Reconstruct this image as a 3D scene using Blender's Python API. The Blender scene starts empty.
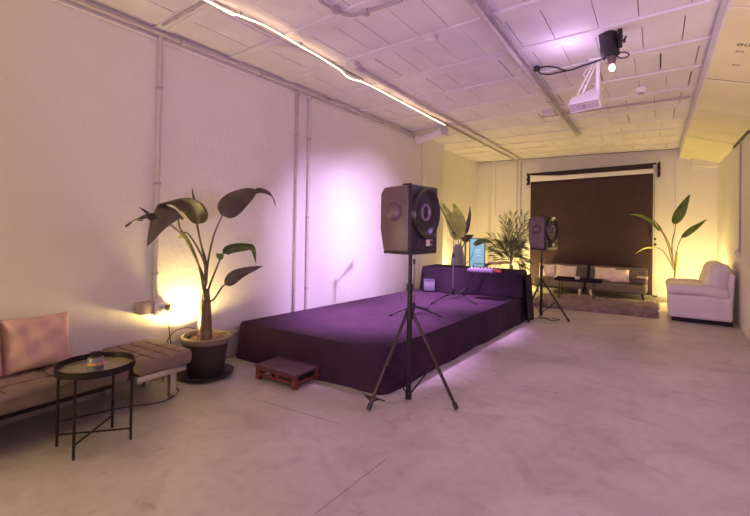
import bpy, bmesh, math, random
from mathutils import Vector, Matrix, Euler
rnd = random.Random(7)
PI = math.pi
sc = bpy.context.scene
col = sc.collection

# ------------------------------------------------------------------ camera
F, CX, CY, YAW, PITCH, ROLL = 437.64, 366.56, 221.89, 0.5838, 0.0099, 0.0160
fw = Vector((-math.sin(YAW)*math.cos(PITCH), math.cos(YAW)*math.cos(PITCH), math.sin(PITCH)))
r0 = Vector((math.cos(YAW), math.sin(YAW), 0)); u0 = r0.cross(fw)
rt = math.cos(ROLL)*r0 + math.sin(ROLL)*u0
up = -math.sin(ROLL)*r0 + math.cos(ROLL)*u0
CAM = Vector((0, 0, 1.4))
cd = bpy.data.cameras.new('camera'); cam = bpy.data.objects.new('camera', cd); col.objects.link(cam)
cam.matrix_world = Matrix(((rt.x, up.x, -fw.x, CAM.x), (rt.y, up.y, -fw.y, CAM.y), (rt.z, up.z, -fw.z, CAM.z), (0, 0, 0, 1)))
cd.sensor_width = 36; cd.lens = F/750*36
cd.shift_x = (375-CX)/750; cd.shift_y = -(258-CY)/750
cd.clip_start = 0.05
sc.camera = cam
def ray(x, y): return rt*((x-CX)/F) - up*((y-CY)/F) + fw
def atX(x, y, X): d = ray(x, y); return CAM + d*(X/d.x)
def atY(x, y, Y): d = ray(x, y); return CAM + d*(Y/d.y)
def atZ(x, y, Z): d = ray(x, y); return CAM + d*((Z-1.4)/d.z)

# ------------------------------------------------------------------ materials
MATS = {}
def mat(name, color, rough=0.6, metal=0.0, var=0.12, scale=8.0, bump=0.0, bscale=60.0, coat=0.0, spec=0.5, emit=None, estr=0.0, transl=0.0, color2=None, sheen=0.0):
    if name in MATS: return MATS[name]
    m = bpy.data.materials.new(name); m.use_nodes = True
    nt = m.node_tree; b = nt.nodes['Principled BSDF']
    b.inputs['Roughness'].default_value = rough; b.inputs['Metallic'].default_value = metal
    b.inputs['Coat Weight'].default_value = coat; b.inputs['Specular IOR Level'].default_value = spec
    b.inputs['Sheen Weight'].default_value = sheen; b.inputs['Sheen Roughness'].default_value = .4
    tc = nt.nodes.new('ShaderNodeTexCoord')
    n = nt.nodes.new('ShaderNodeTexNoise'); n.inputs['Scale'].default_value = scale; n.inputs['Detail'].default_value = 5
    nt.links.new(tc.outputs['Object'], n.inputs['Vector'])
    r = nt.nodes.new('ShaderNodeValToRGB')
    c = Vector(color)
    c2 = Vector(color2) if color2 else c*(1+var)
    c1 = c*(1-var)
    r.color_ramp.elements[0].position = 0.3; r.color_ramp.elements[0].color = (*c1, 1)
    r.color_ramp.elements[1].position = 0.7; r.color_ramp.elements[1].color = (*[min(1, v) for v in c2], 1)
    nt.links.new(n.outputs['Fac'], r.inputs['Fac']); nt.links.new(r.outputs['Color'], b.inputs['Base Color'])
    if bump > 0:
        n2 = nt.nodes.new('ShaderNodeTexNoise'); n2.inputs['Scale'].default_value = bscale; n2.inputs['Detail'].default_value = 6
        nt.links.new(tc.outputs['Object'], n2.inputs['Vector'])
        bp = nt.nodes.new('ShaderNodeBump'); bp.inputs['Strength'].default_value = bump; bp.inputs['Distance'].default_value = 0.02
        nt.links.new(n2.outputs['Fac'], bp.inputs['Height']); nt.links.new(bp.outputs['Normal'], b.inputs['Normal'])
    if emit:
        b.inputs['Emission Color'].default_value = (*emit, 1); b.inputs['Emission Strength'].default_value = estr
    if transl > 0:
        out = nt.nodes['Material Output']
        t = nt.nodes.new('ShaderNodeBsdfTranslucent'); mx = nt.nodes.new('ShaderNodeMixShader'); mx.inputs['Fac'].default_value = transl
        nt.links.new(r.outputs['Color'], t.inputs['Color'])
        nt.links.new(b.outputs['BSDF'], mx.inputs[1]); nt.links.new(t.outputs['BSDF'], mx.inputs[2]); nt.links.new(mx.outputs['Shader'], out.inputs['Surface'])
    MATS[name] = m
    return m

def concrete():
    m = bpy.data.materials.new('polished_concrete'); m.use_nodes = True; nt = m.node_tree; b = nt.nodes['Principled BSDF']
    tc = nt.nodes.new('ShaderNodeTexCoord')
    def noise(s, d=6, dist=0.0):
        n = nt.nodes.new('ShaderNodeTexNoise'); n.inputs['Scale'].default_value = s; n.inputs['Detail'].default_value = d
        n.inputs['Distortion'].default_value = dist
        nt.links.new(tc.outputs['Object'], n.inputs['Vector']); return n
    def ramp(n, p0, c0, p1, c1):
        r = nt.nodes.new('ShaderNodeValToRGB'); e = r.color_ramp.elements
        e[0].position = p0; e[0].color = (*c0, 1); e[1].position = p1; e[1].color = (*c1, 1)
        nt.links.new(n.outputs['Fac'], r.inputs['Fac']); return r
    def mul(a, c, f=1.0):
        x = nt.nodes.new('ShaderNodeMix'); x.data_type = 'RGBA'; x.blend_type = 'MULTIPLY'; x.inputs['Factor'].default_value = f
        nt.links.new(a.outputs[2] if a.bl_idname == 'ShaderNodeMix' else a.outputs['Color'], x.inputs[6]); nt.links.new(c.outputs['Color'], x.inputs[7]); return x
    a = ramp(noise(0.9, 7, .6), .3, FLOOR_C1, .72, FLOOR_C2)
    s = ramp(noise(2.6, 8, 1.2), .32, (.70, .64, .62), .50, (1, 1, 1))
    g = ramp(noise(14, 8), .28, (.86, .84, .84), .55, (1, 1, 1))
    k = ramp(noise(3.2, 10, 2.5), .27, (.62, .55, .54), .33, (1, 1, 1))
    c = mul(mul(mul(a, s, .55), g, .7), k, .7)
    nt.links.new(c.outputs[2], b.inputs['Base Color'])
    rr = nt.nodes.new('ShaderNodeMapRange'); rr.inputs['To Min'].default_value = .26; rr.inputs['To Max'].default_value = .55
    nt.links.new(noise(1.7, 6, .5).outputs['Fac'], rr.inputs['Value']); nt.links.new(rr.outputs['Result'], b.inputs['Roughness'])
    bp = nt.nodes.new('ShaderNodeBump'); bp.inputs['Strength'].default_value = .06; bp.inputs['Distance'].default_value = .02
    nt.links.new(noise(5, 6).outputs['Fac'], bp.inputs['Height']); nt.links.new(bp.outputs['Normal'], b.inputs['Normal'])
    return m
FLOOR_C1 = (.45, .41, .365); FLOOR_C2 = (.61, .57, .515)

def plaster():
    m = bpy.data.materials.new('rough_white_plaster'); m.use_nodes = True; nt = m.node_tree; b = nt.nodes['Principled BSDF']
    b.inputs['Roughness'].default_value = .75; b.inputs['Specular IOR Level'].default_value = .25
    tc = nt.nodes.new('ShaderNodeTexCoord')
    n = nt.nodes.new('ShaderNodeTexNoise'); n.inputs['Scale'].default_value = 1.3; n.inputs['Detail'].default_value = 6
    r = nt.nodes.new('ShaderNodeValToRGB'); r.color_ramp.elements[0].color = (.70, .665, .635, 1); r.color_ramp.elements[1].color = (.80, .775, .75, 1)
    n2 = nt.nodes.new('ShaderNodeTexNoise'); n2.inputs['Scale'].default_value = 26; n2.inputs['Detail'].default_value = 8
    n3 = nt.nodes.new('ShaderNodeTexNoise'); n3.inputs['Scale'].default_value = 3.5; n3.inputs['Detail'].default_value = 9
    ad = nt.nodes.new('ShaderNodeMath'); ad.operation = 'MULTIPLY_ADD'; ad.inputs[1].default_value = 2.0
    for q in (n, n2, n3): nt.links.new(tc.outputs['Object'], q.inputs['Vector'])
    nt.links.new(n3.outputs['Fac'], ad.inputs[0]); nt.links.new(n2.outputs['Fac'], ad.inputs[2])
    bp = nt.nodes.new('ShaderNodeBump'); bp.inputs['Strength'].default_value = .22; bp.inputs['Distance'].default_value = .02
    nt.links.new(ad.outputs[0], bp.inputs['Height']); nt.links.new(bp.outputs['Normal'], b.inputs['Normal'])
    nt.links.new(n.outputs['Fac'], r.inputs['Fac']); nt.links.new(r.outputs['Color'], b.inputs['Base Color'])
    return m

M_FLOOR = concrete(); M_PLASTER = plaster()
M_CEIL = mat('white_painted_boards', (.74, .70, .72), .7, var=.06, scale=3, bump=.08, bscale=18)
M_GAP = mat('dark_timber_gap', (.10, .07, .08), .9)
M_SOFFIT = mat('pale_plywood', (.80, .75, .48), .65, var=.06, scale=2)
M_PLINTH = mat('grey_plinth', (.42, .37, .34), .7, var=.1, scale=4)
M_PIPE = mat('painted_pipe', (.56, .50, .50), .5, var=.08)
M_PIPED = mat('grey_conduit', (.40, .35, .36), .5, var=.1)
M_WHITE = mat('white_plastic', (.80, .78, .78), .45, var=.04)
M_BLACK = mat('black_metal', (.022, .015, .017), .38, .3, var=.2, spec=.35)
M_BLACKP = mat('black_plastic', (.022, .016, .020), .42, var=.25, spec=.35)
M_GREYSIDE = mat('dark_grey_cabinet', (.125, .078, .078), .38, var=.12, scale=12, bump=.05, bscale=200)
M_CABLE = mat('black_rubber', (.02, .018, .02), .55)
M_STAGE = mat('stage_felt', (.046, .024, .042), .95, var=.15, scale=5, bump=.1, bscale=250, spec=.1)
M_DRAPE = mat('dark_violet_drape', (.036, .020, .038), .9, var=.25, scale=4, bump=.15, bscale=90, spec=.15)
M_TAUPE = mat('taupe_fabric', (.245, .180, .160), .9, var=.12, scale=10, bump=.12, bscale=300, spec=.2)
M_SOFA = mat('grey_brown_fabric', (.17, .135, .135), .9, var=.12, scale=12, bump=.12, bscale=300, spec=.2)
M_SEAM = mat('dark_seam', (.07, .05, .045), .9)
M_PINK = mat('pink_velvet', (.68, .44, .40), .85, var=.10, scale=7, bump=.15, bscale=30, spec=.2)
M_PALEPINK = mat('pale_pink_cotton', (.74, .60, .60), .85, var=.08, scale=8, bump=.1, bscale=40)
M_CHROME = mat('brushed_steel', (.62, .58, .56), .28, .9, var=.1)
M_TRAY = mat('tray_beige', (.36, .31, .18), .35, .35, var=.1)
M_LEATHER = mat('cream_leather', (.77, .68, .67), .42, var=.06, scale=6, bump=.06, bscale=90)
M_POT = mat('dark_planter', (.040, .028, .027), .55, var=.2, scale=5)
M_POTRIM = mat('planter_rim', (.19, .15, .125), .55, var=.15, scale=5)
M_SOIL = mat('brown_soil', (.17, .085, .05), .95, var=.4, scale=30, bump=.5, bscale=40)
M_TRUNK = mat('brown_stem', (.165, .105, .055), .6, var=.3, scale=14)
M_STEM = mat('olive_stem', (.15, .125, .055), .55, var=.25, scale=14)
M_LEAFD = mat('dull_brown_green_leaf', (.105, .085, .050), .42, var=.35, scale=6, transl=.18)
M_LEAFG = mat('green_leaf', (.14, .20, .055), .4, var=.3, scale=7, transl=.25)
M_LEAFP = mat('pale_green_leaf', (.58, .62, .16), .45, var=.3, scale=7, transl=.3)
M_LEAFM = mat('maroon_leaf', (.085, .055, .05), .45, var=.3, scale=7, transl=.1)
M_PALM = mat('palm_leaf', (.17, .215, .085), .5, var=.3, scale=9, transl=.2)
M_WOODRED = mat('red_brown_wood', (.17, .042, .028), .45, var=.35, scale=9)
M_WOODTOP = mat('dark_wood_top', (.105, .050, .065), .42, var=.25, scale=9)
M_RUG = mat('taupe_shag', (.40, .31, .29), .95, var=.3, scale=9, spec=.1)
M_BACKDROP = mat('brown_black_backdrop', (.058, .034, .040), .9, var=.15, scale=2, bump=.1, bscale=6, spec=.2)
M_PAPER = mat('white_paper', (.82, .79, .77), .7, var=.03)
M_CLOTHBLK = mat('black_cloth', (.03, .018, .025), .9)
M_RING = mat('horn_ring', (.22, .16, .2), .35, var=.1)
M_HORNIN = mat('horn_black', (.016, .010, .018), .30, var=.15)
M_STRIP = mat('warm_led', (1, .9, .7), .4, emit=(1.0, .70, .36), estr=9.0)
M_LENS = mat('lamp_lens', (1, .9, 1), .3, emit=(1.0, .82, 1.0), estr=16.0)
M_BULB = mat('yellow_bulb', (1, .9, .5), .3, emit=(1.0, .72, .16), estr=20.0)
M_SCREEN = mat('teal_screen', (.2, .45, .5), .3, var=.12, scale=3, emit=(.20, .50, .56), estr=.65)
M_INK = mat('pale_screen_text', (.8, .9, .9), .4, emit=(.6, .85, .9), estr=.7)
M_STENCIL = mat('stencil_ink', (.12, .10, .07), .8)
M_LAV = mat('lavender_plastic', (.30, .22, .42), .4, var=.15)
M_RED = mat('red_plastic', (.55, .09, .045), .4, var=.15)
M_GLASS = mat('jar_label_grey', (.20, .21, .22), .25, var=.25, scale=30)
M_ORANGE = mat('orange_ribbon', (.75, .34, .10), .6)
M_PINKR = mat('pink_ribbon', (.75, .25, .38), .6)
M_GREYVASE = mat('grey_vase', (.25, .22, .24), .4, var=.1)
M_WOODL = mat('light_wood', (.50, .38, .20), .5, var=.2, scale=10)
M_LABEL = mat('pale_badge', (.78, .62, .46), .4)
M_AMPF = mat('amp_grille', (.26, .24, .34), .6, var=.2, scale=80)
M_PURPLEARM = mat('plum_bolster', (.10, .06, .11), .8, var=.15)

# ------------------------------------------------------------------ mesh helpers
class MB:
    def __init__(s): s.bm = bmesh.new()
    def box(s, c, size, rot=None, bev=0.0, seg=2):
        r = bmesh.ops.create_cube(s.bm, size=1.0); vs = r['verts']
        M = Matrix.Translation(Vector(c)) @ (rot.to_4x4() if rot else Matrix.Identity(4)) @ Matrix.Diagonal((*size, 1))
        bmesh.ops.transform(s.bm, matrix=M, verts=vs)
        if bev > 0:
            es = list({e for v in vs for e in v.link_edges})
            bmesh.ops.bevel(s.bm, geom=es, offset=bev, segments=seg, profile=.5, affect='EDGES')
        return s
    def tube(s, pts, rad, n=10, cap=True):
        pts = [Vector(p) for p in pts]; N = len(pts)
        rads = rad if isinstance(rad, (list, tuple)) else [rad]*N
        prev = None; rings = []
        for i, p in enumerate(pts):
            t = (pts[min(i+1, N-1)] - pts[max(i-1, 0)])
            t = t.normalized() if t.length > 1e-9 else Vector((0, 0, 1))
            if prev is None:
                a = Vector((1, 0, 0)) if abs(t.x) < .9 else Vector((0, 1, 0))
                u = t.cross(a).normalized()
            else:
                u = (prev - t*prev.dot(t)); u = u.normalized() if u.length > 1e-6 else t.orthogonal().normalized()
            prev = u; v = t.cross(u)
            rings.append([s.bm.verts.new(p + (u*math.cos(2*PI*k/n) + v*math.sin(2*PI*k/n))*rads[i]) for k in range(n)])
        for a, b in zip(rings, rings[1:]):
            for k in range(n): s.bm.faces.new((a[k], a[(k+1) % n], b[(k+1) % n], b[k]))
        if cap:
            s.bm.faces.new(rings[0][::-1]); s.bm.faces.new(rings[-1])
        return s
    def lathe(s, prof, n=32, M=None):
        M = M or Matrix.Identity(4); rings = []
        for r, z in prof:
            if r < 1e-6: rings.append([s.bm.verts.new(M @ Vector((0, 0, z)))])
            else: rings.append([s.bm.verts.new(M @ Vector((r*math.cos(2*PI*k/n), r*math.sin(2*PI*k/n), z))) for k in range(n)])
        for a, b in zip(rings, rings[1:]):
            for k in range(n):
                if len(a) == 1 and len(b) == 1: continue
                if len(a) == 1: s.bm.faces.new((a[0], b[(k+1) % n], b[k]))
                elif len(b) == 1: s.bm.faces.new((a[k], a[(k+1) % n], b[0]))
                else: s.bm.faces.new((a[k], a[(k+1) % n], b[(k+1) % n], b[k]))
        return s
    def sphere(s, c, r, sx=1, sy=1, sz=1, u=20, v=12):
        q = bmesh.ops.create_uvsphere(s.bm, u_segments=u, v_segments=v, radius=r)
        bmesh.ops.transform(s.bm, matrix=Matrix.Translation(Vector(c)) @ Matrix.Diagonal((sx, sy, sz, 1)), verts=q['verts']); return s
    def prism(s, prof, axis, a, b):
        # prof: 2-D points; extruded along axis ('x','y','z') from a to b
        def mk(p, t):
            return {'x': Vector((t, p[0], p[1])), 'y': Vector((p[0], t, p[1])), 'z': Vector((p[0], p[1], t))}[axis]
        A = [s.bm.verts.new(mk(p, a)) for p in prof]; B = [s.bm.verts.new(mk(p, b)) for p in prof]
        n = len(prof); s.bm.faces.new(A[::-1]); s.bm.faces.new(B)
        for i in range(n): s.bm.faces.new((A[i], A[(i+1) % n], B[(i+1) % n], B[i]))
        return s
    def rbox(s, c, size, r, cuts=12, rot=None, fn=None):
        q = bmesh.new(); bmesh.ops.create_cube(q, size=2.0)
        bmesh.ops.subdivide_edges(q, edges=q.edges[:], cuts=cuts, use_grid_fill=True)
        h = Vector(size)/2
        r = min(r, h.x*.98, h.y*.98, h.z*.98)
        inn = [max(h[i]-r, 1e-4) for i in range(3)]
        mp = {}
        for v in q.verts:
            # warp so that vertices gather near the rounded edges
            p = Vector([h[i]*math.copysign(abs(math.sin(v.co[i]*PI/2)) if abs(v.co[i]) < 1 else 1, v.co[i]) for i in range(3)])
            cl = Vector([max(-inn[i], min(inn[i], p[i])) for i in range(3)])
            d = p - cl
            p = cl + d.normalized()*r if d.length > 1e-9 else p
            if fn: p = fn(p)
            if rot: p = rot @ p
            mp[v.index] = s.bm.verts.new(p + Vector(c))
        for f in q.faces: s.bm.faces.new([mp[v.index] for v in f.verts])
        q.free(); return s
    def grid(s, fn, nu, nv, wrapu=False):
        g = [[s.bm.verts.new(fn(i/nu, j/nv)) for j in range(nv+1)] for i in range(nu + (0 if wrapu else 1))]
        N = nu if wrapu else nu
        for i in range(N):
            for j in range(nv):
                a = g[i]; b = g[(i+1) % len(g)]
                s.bm.faces.new((a[j], b[j], b[j+1], a[j+1]))
        return s
    def build(s, name, m, parent=None, smooth=True, ang=40, solid=0.0, kind=None, label=None, mats=None):
        bmesh.ops.recalc_face_normals(s.bm, faces=s.bm.faces[:]) if solid == 0 else None
        me = bpy.data.meshes.new(name); s.bm.to_mesh(me); s.bm.free()
        for mm in (mats or [m]): me.materials.append(mm)
        if smooth:
            me.shade_smooth(); me.set_sharp_from_angle(angle=math.radians(ang))
        o = bpy.data.objects.new(name, me); col.objects.link(o)
        if parent: o.parent = parent
        if solid > 0:
            md = o.modifiers.new('thickness', 'SOLIDIFY'); md.thickness = solid; md.offset = 0
        if kind: o['kind'] = kind
        if label: o['label'] = label
        return o

def spline(pts, n=8):
    P = [Vector(p) for p in pts]; P = [2*P[0]-P[1]] + P + [2*P[-1]-P[-2]]; out = []
    for i in range(1, len(P)-2):
        for k in range(n):
            t = k/n; a, b, c, d = P[i-1], P[i], P[i+1], P[i+2]
            out.append(.5*((2*b) + (c-a)*t + (2*a-5*b+4*c-d)*t*t + (3*b-a-3*c+d)*t**3))
    out.append(P[-2]); return out
def thing(name, label, cat, loc=(0, 0, 0), rz=0, group=None):
    o = bpy.data.objects.new(name, None); col.objects.link(o); o.empty_display_size = .1
    o.location = loc; o.rotation_euler = (0, 0, rz)
    return tag(o, label, cat, group)
def tag(o, label, cat, group=None):
    o['label'] = label; o['category'] = cat
    if group: o['group'] = group
    return o
def dup(root, loc=None, rz=None, label=None):
    r = root.copy(); col.objects.link(r)
    for ch in list(root.children):
        c = ch.copy(); col.objects.link(c); c.parent = r
        for g in list(ch.children):
            d = g.copy(); col.objects.link(d); d.parent = c
    if loc is not None: r.location = loc
    if rz is not None: r.rotation_euler = (0, 0, rz)
    if label: r['label'] = label
    return r
def Rz(a): return Matrix.Rotation(a, 3, 'Z')
def Rx(a): return Matrix.Rotation(a, 3, 'X')
def Ry(a): return Matrix.Rotation(a, 3, 'Y')
def axisM(p, d):
    d = Vector(d).normalized(); return Matrix.Translation(Vector(p)) @ d.to_track_quat('Z', 'Y').to_matrix().to_4x4()

# ------------------------------------------------------------------ room shell
H = 3.13; XL, XR, YB = -3.72, 1.037, 11.26; XREC = -3.93; YREC = 8.55; Y0 = -2.6
def struct(o): o['kind'] = 'structure'; return o
struct(MB().box(((XL+XR)/2-.1, (Y0+YB)/2, -.05), (XR-XL+.6, YB-Y0+.4, .1)).build('floor', M_FLOOR, smooth=False))
# saw-cut joints in the slab
def joint(n, p, q, w=.006):
    p = Vector(p); q = Vector(q); d = q-p; a = math.atan2(d.y, d.x); c = (p+q)/2
    struct(MB().box((c.x, c.y, .0006), (d.length, w, .0012), Rz(a)).build(n, mat('joint_dark', (.27, .23, .22), .8), smooth=False))
a = atZ(250, 398, 0); b = atZ(340, 424, 0); joint('trim_1', (a.x, a.y), (b.x, b.y))
a = atZ(315, 514, 0); b = atZ(385, 460, 0); joint('trim_2', (a.x, a.y), (b.x, b.y), .004)
struct(MB().box((XL-.15, (Y0+YREC)/2, H/2), (.3, YREC-Y0, H)).build('wall_left', M_PLASTER, smooth=False))
struct(MB().box((XREC-.1, (YREC+YB)/2, H/2), (.2, YB-YREC, H)).build('wall_recess', M_PLASTER, smooth=False))
struct(MB().box(((XREC+XR)/2, YB+.1, H/2), (XR-XREC+.6, .2, H)).build('wall_back', M_PLASTER, smooth=False))
struct(MB().box((XR+.1, (Y0+YB)/2, H/2), (.2, YB-Y0, H)).build('wall_right', M_PLASTER, smooth=False))
struct(MB().box((XL+.006, (Y0+YREC)/2, .125), (.012, YREC-Y0, .25), bev=.004).build('baseboard_left', M_PLINTH, smooth=False))
# pilaster strips on the back wall's left end
struct(MB().box((-3.50, YB-.03, H/2), (.09, .06, H)).build('trim_3', M_PLASTER, smooth=False))
struct(MB().box((-2.96, YB-.025, H/2), (.10, .05, H)).build('trim_4', M_PLASTER, smooth=False))
# ceiling: slab, cross ribs and boards with open gaps
slab = MB(); slab.box((-1.35, (Y0+YB)/2, H+.10), (XR-XREC+.6, YB-Y0+.4, .1))
struct(slab.build('ceiling', M_GAP, smooth=False))
ribs = [-2.2, -1.4, -.5, .35, 1.2, 2.0, 2.81, 3.6, 4.4, 5.18, 5.95, 6.75, 7.55, 8.35, 9.1, 9.75, 10.4, 11.05]
SL = -0.11
bd = MB()
def ribY(k, x): return ribs[k] + (SL if ribs[k] < 7 else SL*max(0, (10.5-ribs[k])/3.5))*(x+1.5)
def para(x0, x1, k0, o0, k1, o1, zb, zt):
    vs = []
    for z in (zb, zt):
        for (x, k, o) in ((x0, k0, o0), (x1, k0, o0), (x1, k1, o1), (x0, k1, o1)):
            vs.append(bd.bm.verts.new((x, min(ribY(k, x)+o, YB-.001), z)))
    f = [(0, 3, 2, 1), (4, 5, 6, 7), (0, 1, 5, 4), (1, 2, 6, 5), (2, 3, 7, 6), (3, 0, 4, 7)]
    for q in f: bd.bm.faces.new([vs[i] for i in q])
xs0, xs1 = XREC-.02, .45
for k in range(len(ribs)):
    para(xs0, xs1, k, -.085, k, -.004, H-.012, H+.06)          # a rib is two laths side by side
    para(xs0, xs1, k, .003, k, .074, H-.010, H+.06)
    if k+1 < len(ribs):
        x = xs0
        while x < xs1-.02:
            w = rnd.uniform(.22, .36); x2 = min(x+w, xs1)
            gap = rnd.choice((.004, .005, .006, .008, .010, .013))
            o1 = -.096 if rnd.random() < .7 else -.088
            para(x, x2-gap, k, rnd.choice((.080, .084, .087)), k+1, o1, H+rnd.uniform(-.002, .006), H+.06)
            x = x2
struct(bd.build('ceiling_boards', M_CEIL, smooth=False))
# lowered soffit along the right side
sf = MB()
for (ya, yb) in ((Y0, -.8), (-.77, 2.2), (2.24, 3.83), (3.865, 5.53), (5.59, 6.93), (6.97, 8.73), (8.775, YB)):
    sf.prism([(.41, 2.943), (XR, 2.752), (XR, 2.766), (.41, 2.957)], 'y', ya, yb)
struct(sf.build('soffit_boards', M_SOFFIT, smooth=False))
struct(MB().prism([(.412, 2.9575), (XR, 2.7665), (XR, H+.04), (.412, H+.04)], 'y', Y0, YB).build('soffit_core', M_GAP, smooth=False))
struct(MB().box((.407, (Y0+YB)/2, 3.03), (.02, YB-Y0, .175)).build('trim_5', M_CEIL, smooth=False))
struct(MB().box((XR-.012, 8.32, 2.745), (.022, 1.35, .035)).build('trim_6', mat('dark_trim', (.10, .07, .08), .7), smooth=False))
struct(MB().prism([(.60, 2.955-.05), (.60, 2.70), (XR, 2.70), (XR, 2.76)], 'y', 11.0, YB).build('trim_7', M_PLASTER, smooth=False))
# stencil marks on the soffit sheets
def text(s, size, M, m, name, parent=None):
    c = bpy.data.curves.new(name, 'FONT'); c.body = s; c.size = size; c.extrude = .0004; c.align_x = 'CENTER'; c.align_y = 'CENTER'
    o = bpy.data.objects.new(name, c); col.objects.link(o); o.matrix_world = M; c.materials.append(m)
    if parent: o.parent = parent
    return o
def soffit_text(s, px, py, size):
    for i in range(200):
        z = 2.752 + .191*i/200; p = atZ(px, py, z)
        if p.x <= .41 + (2.943-z)/.191*(XR-.41): break
    sl = math.atan2(.191, XR-.41)
    M = Matrix.Translation(p + Vector((-.0015, 0, -.0045))) @ Matrix.Rotation(sl, 4, 'Y') @ Matrix.Rotation(PI, 4, 'X')
    o = text(s, size, M, M_STENCIL, 'trim_stencil'); o['kind'] = 'structure'
soffit_text('80', 744, 44.5, .085); soffit_text('80', 740, 51, .055); soffit_text('80', 736, 64.5, .05)

# ------------------------------------------------------------------ conduits and ceiling runs
def conduit(name, label, pts, r, m=M_PIPE, clips=(), cat='pipe', n=12):
    t = thing(name, label, cat, pts[0])
    o = Vector(pts[0])
    MB().tube([Vector(p)-o for p in pts], r, n).build('pipe', m, t)
    for c, ax in clips:
        c = Vector(c)-o
        MB().tube([c-Vector(ax)*.012, c+Vector(ax)*.012], r*1.35, n).build('clip', M_PIPED, t)
    return t
xw = XL+.022
p = atX(158, 160, xw); conduit('conduit_pipe', 'thick painted conduit running down the left wall to the socket box above the tufted bench', [(xw, p.y, H-.03), (xw, p.y, .73)], .020, M_PIPE, [((xw, p.y, z), (0, 0, 1)) for z in (2.6, 1.75, .95)])
YC1 = p.y
for px, lab in ((295.5, 'left one of the twin grey conduits on the left wall above the stage'), (308, 'right one of the twin grey conduits on the left wall above the stage')):
    p = atX(px, 200, xw); conduit('conduit_pipe', lab, [(xw, p.y, H-.03), (xw, p.y, .26)], .015, M_PIPED if px < 300 else M_PIPE, [((xw, p.y, z), (0, 0, 1)) for z in (2.5, 1.5, .6)])
p = atX(422, 180, XL+.01); conduit('conduit_pipe', 'thin white conduit on the left wall beside the recess corner', [(XL+.014, p.y, H-.03), (XL+.014, p.y, .26)], .012, M_WHITE)
conduit('ceiling_conduit', 'long painted pipe running along the top of the left wall under the ceiling', [(XL+.03, -1.5, H-.05), (XL+.03, 7.5, H-.05)], .018, M_PIPE, [((XL+.03, y, H-.05), (0, 1, 0)) for y in (1.4, 2.4, 3.4, 4.6, 6)])
conduit('ceiling_conduit', 'thin pipe just below the longer one at the top of the left wall', [(XL+.016, -1.5, H-.10), (XL+.016, 7.3, H-.10)], .011, M_CEIL)
# pipe that carries the LED strip
ledx = -2.90
conduit('ceiling_conduit', 'brown pipe on the ceiling alongside the glowing LED strip', [(ledx+.05, -1, H-.03), (ledx+.05, 4.15, H-.03), (ledx, 4.3, H-.03), (ledx-.02, 10.9, H-.03)], .016, M_PIPED)
conduit('ceiling_conduit', 'pipe running from the ceiling junction box to the back wall beside the strip pipe', [(-2.70, 3.82, H-.03), (-2.73, 7, H-.03), (-2.76, 11.2, H-.03)], .022, M_PIPE)
conduit('ceiling_conduit', 'large double pipe crossing the middle of the ceiling towards the backdrop', [(-1.13, 1.0, H-.04), (-1.17, 4, H-.04), (-1.19, 8.6, H-.04)], .026, M_PIPE, [((-1.15, 3.1, H-.04), (0, 1, 0)), ((-1.175, 4.6, H-.04), (0, 1, 0)), ((-1.18, 6.1, H-.04), (0, 1, 0))])
conduit('ceiling_conduit', 'darker slim pipe hugging the large pipe in the middle of the ceiling', [(-1.07, 1.0, H-.03), (-1.11, 4, H-.03), (-1.13, 8.6, H-.03)], .013, M_PIPED)
p1 = atZ(541, 117, H-.03); p2 = atZ(600, 106, H-.03); p3 = atZ(700, 69, H-.03)
conduit('ceiling_conduit', 'pipe branching right from the middle ceiling pipe behind the projector', [p1, (p3.x-.02, p1.y-.12, H-.03)], .016, M_PIPED)
a = atZ(163, 25, H-.025); b = atZ(203, 2, H-.025)
conduit('ceiling_conduit', 'short clipped pipe on the ceiling between the left wall and the LED strip', [a, b], .012, M_PIPED, [(a.lerp(b, t), (1, 0, 0)) for t in (.35, .75)])
a = atZ(320, 1, H-.03); b = atZ(336, 10, H-.03); c = atZ(348, 15, H-.03); d = atZ(366, 12, H-.03); e = atZ(402, 0, H-.03)
t = thing('ceiling_cable', 'grey cable bending across the ceiling at the top of the picture', 'cable', a)
MB().tube(spline([q-a for q in (a, b, c, d, e)], 8), .014, 8).build('cable', M_PIPED, t)
MB().box(b-a, (.04, .05, .05)).build('clip', M_PIPED, t); MB().box(d-a, (.04, .05, .05)).build('clip', M_PIPED, t)
# junction boxes
def jbox(label, px, py, s=.12):
    p = atZ(px, py, H-.03); t = thing('junction_box', label, 'junction box', p)
    MB().box((0, 0, 0), (s, s*.8, .06), bev=.01).build('body', M_PIPE, t)
    MB().box((0, 0, -.033), (s*.85, s*.66, .008), bev=.003).build('lid', M_CEIL, t)
jbox('small grey junction box on the ceiling next to the LED strip kink', 353, 64, .11)
jbox('square junction box where ceiling pipes cross behind the projector', 549, 112, .16)
jbox('flat junction box on the ceiling rib between strip and middle pipe', 431, 37, .11)
# white stub duct near the recess corner
a = Vector((-3.62, 7.15, 2.99)); b = Vector((-2.98, 6.85, 3.03))
t = thing('vent_duct', 'short fat white duct poking out under the ceiling at the end of the left wall', 'duct', a)
MB().tube([Vector((0, 0, 0)), (b-a)], .075, 20).build('duct_body', M_CEIL, t)
MB().tube([(b-a)*.0, (b-a)*.08], .088, 20).build('collar', M_CEIL, t)
MB().tube([(b-a)*.94, (b-a)*1.0], .088, 20).build('collar', M_CEIL, t)
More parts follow.
